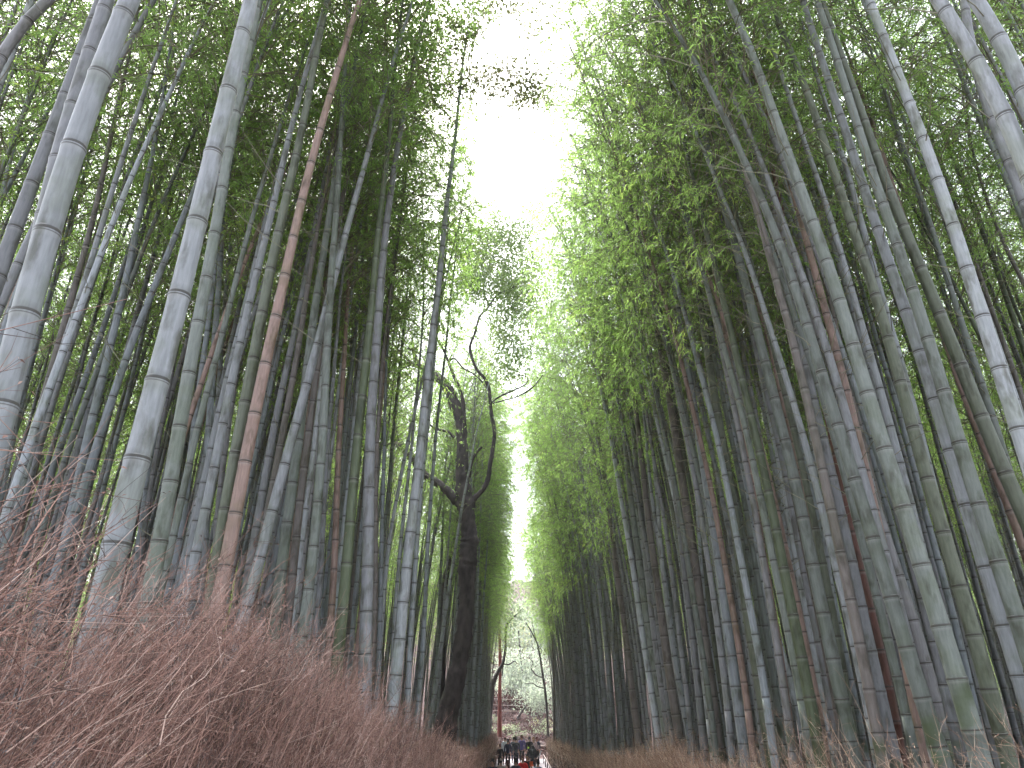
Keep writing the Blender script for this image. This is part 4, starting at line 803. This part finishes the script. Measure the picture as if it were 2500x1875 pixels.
def backpack(X, Y, rz, k, mat, label, s=1.0):
    g = float(gz(Y)); r0 = Matrix.Rotation(rz, 3, 'Z'); p = r0 @ Vector((0, -.22 * k, 1.02 * k)); root = empty("backpack", (X + p.x, Y + p.y, g + p.z), label=label, cat="backpack"); root.rotation_euler.z = rz; root.scale = (k * s,) * 3
    skin_obj("bag", [(0, 0, .0, .15, .10), (0, -.01, .17, .16, .11), (0, .01, .36, .12, .08)], [(0, 1), (1, 2)], mat, root)
    skin_obj("front_pocket", [(0, -.10, .03, .10, .05), (0, -.10, .15, .10, .045)], [(0, 1)], mat, root)
    for sx in (-1, 1): skin_obj("strap", [(sx * .09, .06, .36, .02, .012), (sx * .10, .18, .44, .02, .012), (sx * .11, .36, .34, .02, .012), (sx * .11, .36, .15, .018, .01)], [(0, 1), (1, 2), (2, 3)], mat, root, 1)
M_SHOE = cloth("dark_shoe", (.02, .02, .022)); K_ = cloth("black_cloth", (.012, .012, .014)); NV = cloth("navy_cloth", (.02, .025, .055)); GR = cloth("grey_cloth", (.075, .08, .085)); PU = cloth("purple_cloth", (.11, .09, .26))
RD = cloth("red_cloth", (.75, .03, .03)); WH = cloth("white_cloth", (.6, .66, .72)); BG_ = cloth("beige_knit", (.36, .31, .27)); LB = cloth("light_blue_grey_cloth", (.26, .32, .42)); DB = cloth("deep_blue_cloth", (.02, .05, .16)); LM = cloth("lime_cloth", (.45, .75, .08))
HB = cloth("black_hair", (.012, .01, .01)); HR = cloth("auburn_hair", (.09, .025, .02)); HY = cloth("blond_hair", (.30, .20, .13)); PK = cloth("pink_hat_knit", (.62, .33, .36)); CH = cloth("charcoal_cloth", (.04, .045, .05)); JN = cloth("jeans", (.04, .06, .12))
person(1233, 57, 1.72, "person in white and pale blue top with pink hat, far left of group", WH, K_, HB, 0, beanie=PK, arm=(.3, 1.1))
person(1221, 53, 1.45, "short person in long black coat beside the left fence", K_, K_, HR, .2, long_coat=True)
person(1240, 55, 1.66, "person in dark navy jacket standing next to the pink hat", NV, K_, HB, .15)
person(1254, 58.5, 1.62, "person in grey jacket half hidden behind the charcoal backpack wearer", GR, JN, HB, 0)
_, x = person(1260, 55.5, 1.74, "tall person in long grey coat with dark backpack, walking away", GR, NV, HB, 0, long_coat=True); backpack(x, 55.5, 0, 1.02, CH, "charcoal backpack on the tall grey-coated walker")
person(1274, 57.5, 1.78, "person in purple jacket, tallest in the middle of the path", PU, K_, HR, .1)
person(1293, 57, 1.72, "person in black with a lime green strap", K_, K_, HB, -.1)
person(1303, 57.5, 1.66, "blond person in pale pink-grey jacket at the group's right", cloth("pale_pink_cloth", (.55, .45, .46)), NV, HY, 0, longhair=True)
person(1311, 59, 1.6, "person in dark clothes by the right fence behind the blond person", NV, K_, HR, 0)
_, x = person(1301, 50, 1.66, "hooded person in bulky charcoal coat nearer the camera", CH, K_, HB, 0, long_coat=True, hood=True); backpack(x, 50, 0, 1.0, CH, "large dark backpack on the hooded person", 1.15)
tag(skin_obj("shoulder_bag", [(0, 0, 0, .07, .04), (0, 0, .14, .06, .035)], [(0, 1)], LM, None), label="lime green bag hanging beside the person in black", cat="bag").location = ((1289 - 1250) / FPX * 51.5, 56.7, float(gz(57)) + 1.02)
person(1203, 36, 1.64, "dark-haired person in black and purple jacket at the path's left edge", NV, K_, HB, math.pi * .9)
person(1223, 37.5, 1.60, "person with beige knitted hat and pale coat", BG_, K_, HB, 0, beanie=BG_)
person(1239, 35.5, 1.60, "auburn-haired person turned sideways between beige hat and navy jacket", cloth("rose_cloth", (.42, .2, .2)), K_, HR, 1.2, longhair=True)
person(1259, 36.5, 1.66, "black-haired person in deep navy jacket walking away in the foreground group", NV, K_, HB, 0)
person(1276, 38.5, 1.66, "person in bright red jacket", RD, K_, HR, math.pi * .95, arm=(.9, .9))
person(1287, 40, 1.64, "dark-haired person facing the camera just right of the red jacket", K_, K_, HB, math.pi, longhair=True, arm=(.4, .4))
person(1297, 35.5, 1.54, "person in dark green coat with orange-red collar", cloth("dark_green_cloth", (.03, .05, .03)), K_, cloth("orange_red_scarf", (.7, .12, .04)), .3)
_, x = person(1313, 36, 1.62, "black-haired person in pale blue-grey hooded coat at the right rail", LB, K_, HB, 0); backpack(x, 36, 0, .95, DB, "deep blue backpack on the pale blue-grey coat")
V, F = multi_tube(np.array([[img(1316, 1849, 54), img(1318, 1843, 54), img(1321, 1832, 54)]]), np.array([[.03, .045, .03]]), 7)
tag(obj("furled_umbrella", mesh("furled_umbrella", V, F, smooth=True), WH), label="white furled umbrella held up by the right handrail", cat="umbrella")

# ------------------------------------------------------------------ thin haze, added for the veiling glow around the sky gap
hz_m, hn_, hl = material("glow_haze"); pv = N(hn_, "ShaderNodeVolumePrincipled"); pv.inputs['Density'].default_value = .0006; pv.inputs['Color'].default_value = (.95, .97, 1, 1); pv.inputs['Anisotropy'].default_value = .35
ho_ = N(hn_, "ShaderNodeOutputMaterial"); hl.new(pv.outputs[0], ho_.inputs['Volume'])
bx = np.array([(x, y, z) for x in (-405, 405) for y in (-405, 405) for z in (-14, 55)], float)
tag(obj("haze", mesh("haze", bx, np.array([[0, 1, 3, 2], [4, 6, 7, 5], [0, 4, 5, 1], [2, 3, 7, 6], [0, 2, 6, 4], [1, 5, 7, 3]])), hz_m), kind='stuff', label="thin pale haze in the grove, added for the glow around the sky gap")
